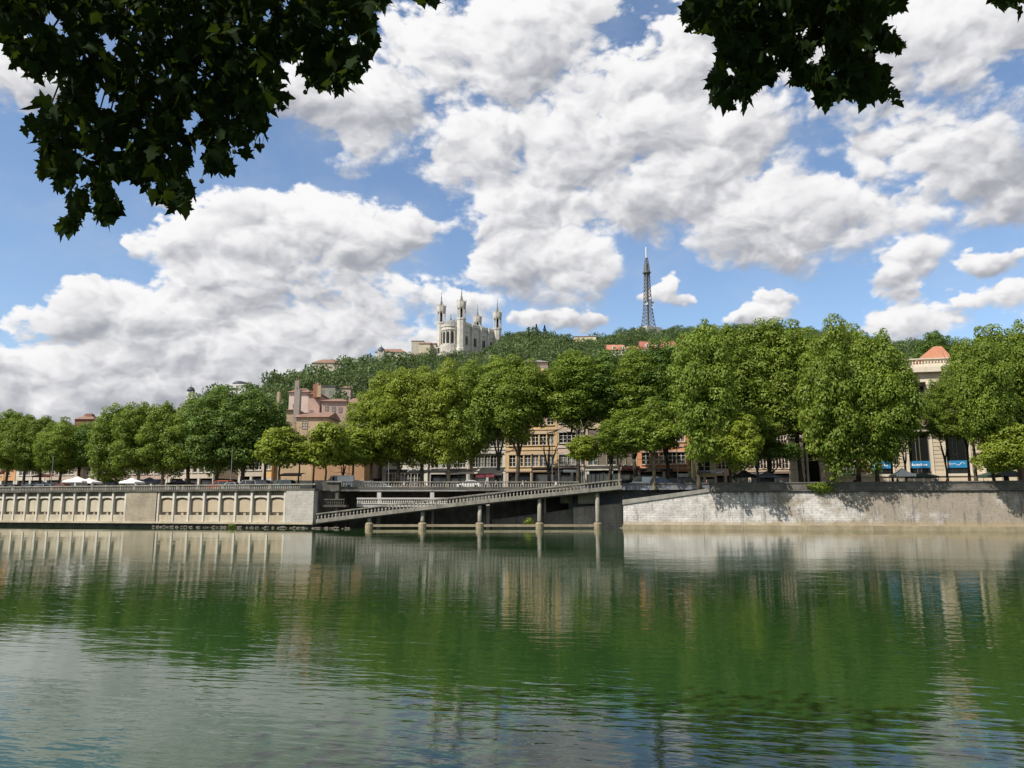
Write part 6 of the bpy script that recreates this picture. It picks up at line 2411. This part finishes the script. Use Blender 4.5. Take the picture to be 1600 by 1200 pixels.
skin_m = mat('skin', (.42, .26, .19), .7)
hair_m = mat('dark hair', (.03, .02, .015), .8)
SHIRTS = {'white': (.7, .7, .68), 'black': (.02, .02, .022), 'blue': (.08, .14, .30), 'red': (.4, .05, .05), 'beige': (.45, .38, .28)}
pose_me = {'stand': person_mesh(1, 'stand'), 'walk': person_mesh(2, 'walk')}
BOD = {}


def person(u, D, shirt, pose, label, z=STREET):
    if (shirt, pose) not in BOD:
        me = pose_me[pose].copy()
        me.name = 'person_body'
        me.materials.clear()
        me.materials.append(bpy.data.materials.get('shirt ' + shirt) or mat('shirt ' + shirt, SHIRTS[shirt], .85))
        me.materials.append(bpy.data.materials.get('trousers') or mat('trousers', (.05, .055, .07), .85))
        me.materials.append(skin_m)
        me.materials.append(hair_m)
        for p in me.polygons:
            z_ = p.center.z
            p.material_index = 1 if z_ < .95 else 0
            if z_ > 1.5 or (abs(p.center.x) > .17 and z_ < 1.05 and z_ > .7):
                p.material_index = 2
            if z_ > 1.68 or (z_ > 1.58 and p.center.y > .02):
                p.material_index = 3
            p.use_smooth = True
        BOD[(shirt, pose)] = me
    o = link('person', BOD[(shirt, pose)])
    o.location = dspot(u, D, z)
    o.rotation_euler = (0, 0, random.uniform(-2.5, 2.5))
    tag(o, label, 'person', 'people on the quay')


ZD = zpx(752.3, DK) - 1.0
person(866, 132.5, 'black', 'walk', 'person in black walking near the tallest lamp pole')
person(868.5, 133, 'white', 'stand', 'person in white beside the one in black near the tallest lamp pole')
person(759, 137.5, 'white', 'stand', 'person in white under the big beige awning', 6.4)
person(775, 137.5, 'white', 'walk', 'person in white walking before the golden ochre house', 6.4)
person(817, 138, 'white', 'stand', 'person in white by the arch of the golden ochre house', 6.4)
person(822, 138.5, 'black', 'stand', 'person in black beside the arch of the golden ochre house', 6.4)
person(447, 134, 'white', 'stand', 'person in white above the pale stone pier beyond the cars', 6.6)
person(493, 134, 'beige', 'stand', 'person in beige by the corner pier', 6.2)
person(596, 141, 'red', 'stand', 'person in red at the left end of the terrace canopies', 6.4)
person(632, 141, 'white', 'walk', 'person in white by the black terrace canopy', 6.4)
person(332, 140, 'white', 'stand', 'person in white left of the orange-red car')
person(316, 142, 'blue', 'walk', 'person in blue in the shade left of the orange-red car')
person(1062, 128, 'blue', 'stand', 'person in blue near the black van')
person(1069, 128, 'beige', 'stand', 'person in beige near the black van')
person(1104, 127, 'red', 'stand', 'person in red under the grey-white canopy')
person(1146, 125.5, 'beige', 'stand', 'person in beige left of the black tent')
person(1171, 126, 'white', 'stand', 'person in white under the black tent')
person(1220, 125, 'white', 'walk', 'person in white right of the slate grey tent')
person(1228, 126, 'blue', 'stand', 'person in blue left of the stone entrance')
person(1402, 117.5, 'black', 'stand', 'person in black under the white peaked tent')
person(1443, 117, 'white', 'stand', 'person in white under the flat grey-green canopy')
person(1462, 118, 'blue', 'walk', 'person in blue right of the flat grey-green canopy')
person(1480, 118, 'red', 'stand', 'person in red below the right blue banner')
person(1335, 121, 'black', 'walk', 'person in black below the red notice board')

# ivy on the right parapet and weeds under the ramp
def plant(name, label, p, r, n, s, rzv=0, mat_='leaf', flat=.5, down=0.0):
    rs = np.random.RandomState(n)
    d = unit(n, rs)
    P = d * (rs.uniform(0, 1, n) ** .4)[:, None] * np.array([r, r * .35, r * flat])
    P[:, 2] -= down * np.abs(P[:, 0]) * rs.uniform(0, 1, n)
    V, F = cards(P, d + .4 * unit(n, rs), rs.uniform(.5, 1.2, n) * s, rs)
    o = link(name, np_mesh(name, V, F, M[mat_]))
    o.location = p
    o.rotation_euler = (0, 0, rzv)
    tag(o, label, 'plant')


def on_right(u, y, z):
    x = rx(u)
    ca, sa = math.cos(ROT_R), math.sin(ROT_R)
    return (RWO.x + x * ca - y * sa, RWO.y + x * sa + y * ca, z)


plant('ivy', 'green ivy hanging over the parapet below the stone entrance', on_right(1285, -.3, 6.2), 1.9, 700, .16, ROT_R)
plant('ivy', 'small ivy tuft on the parapet left of the larger ivy', on_right(1268, -.3, 6.5), .9, 250, .15, ROT_R)
plant('weed', 'sunlit green weed on the ledge between the ramp columns', (at(826, 813, 124.9).x, 124.9, 1.0), .9, 260, .16, 0, 'leaf_bright', .8)
plant('weed', 'green weeds at the waterline under the pillared wall', (at(362, 822, 127.2).x, at(362, 822, 127.2).y, .35), .8, 200, .14, ROT_L)
plant('weed', 'green weeds at the foot of the last pillars', (at(405, 822, 127).x, 129.2, .35), 1.2, 260, .14, ROT_L)
plant('weed', 'low weeds at the foot of the pale stone pier', (at(450, 821, 126).x, 126.9, .35), .9, 200, .14, ROT_L)
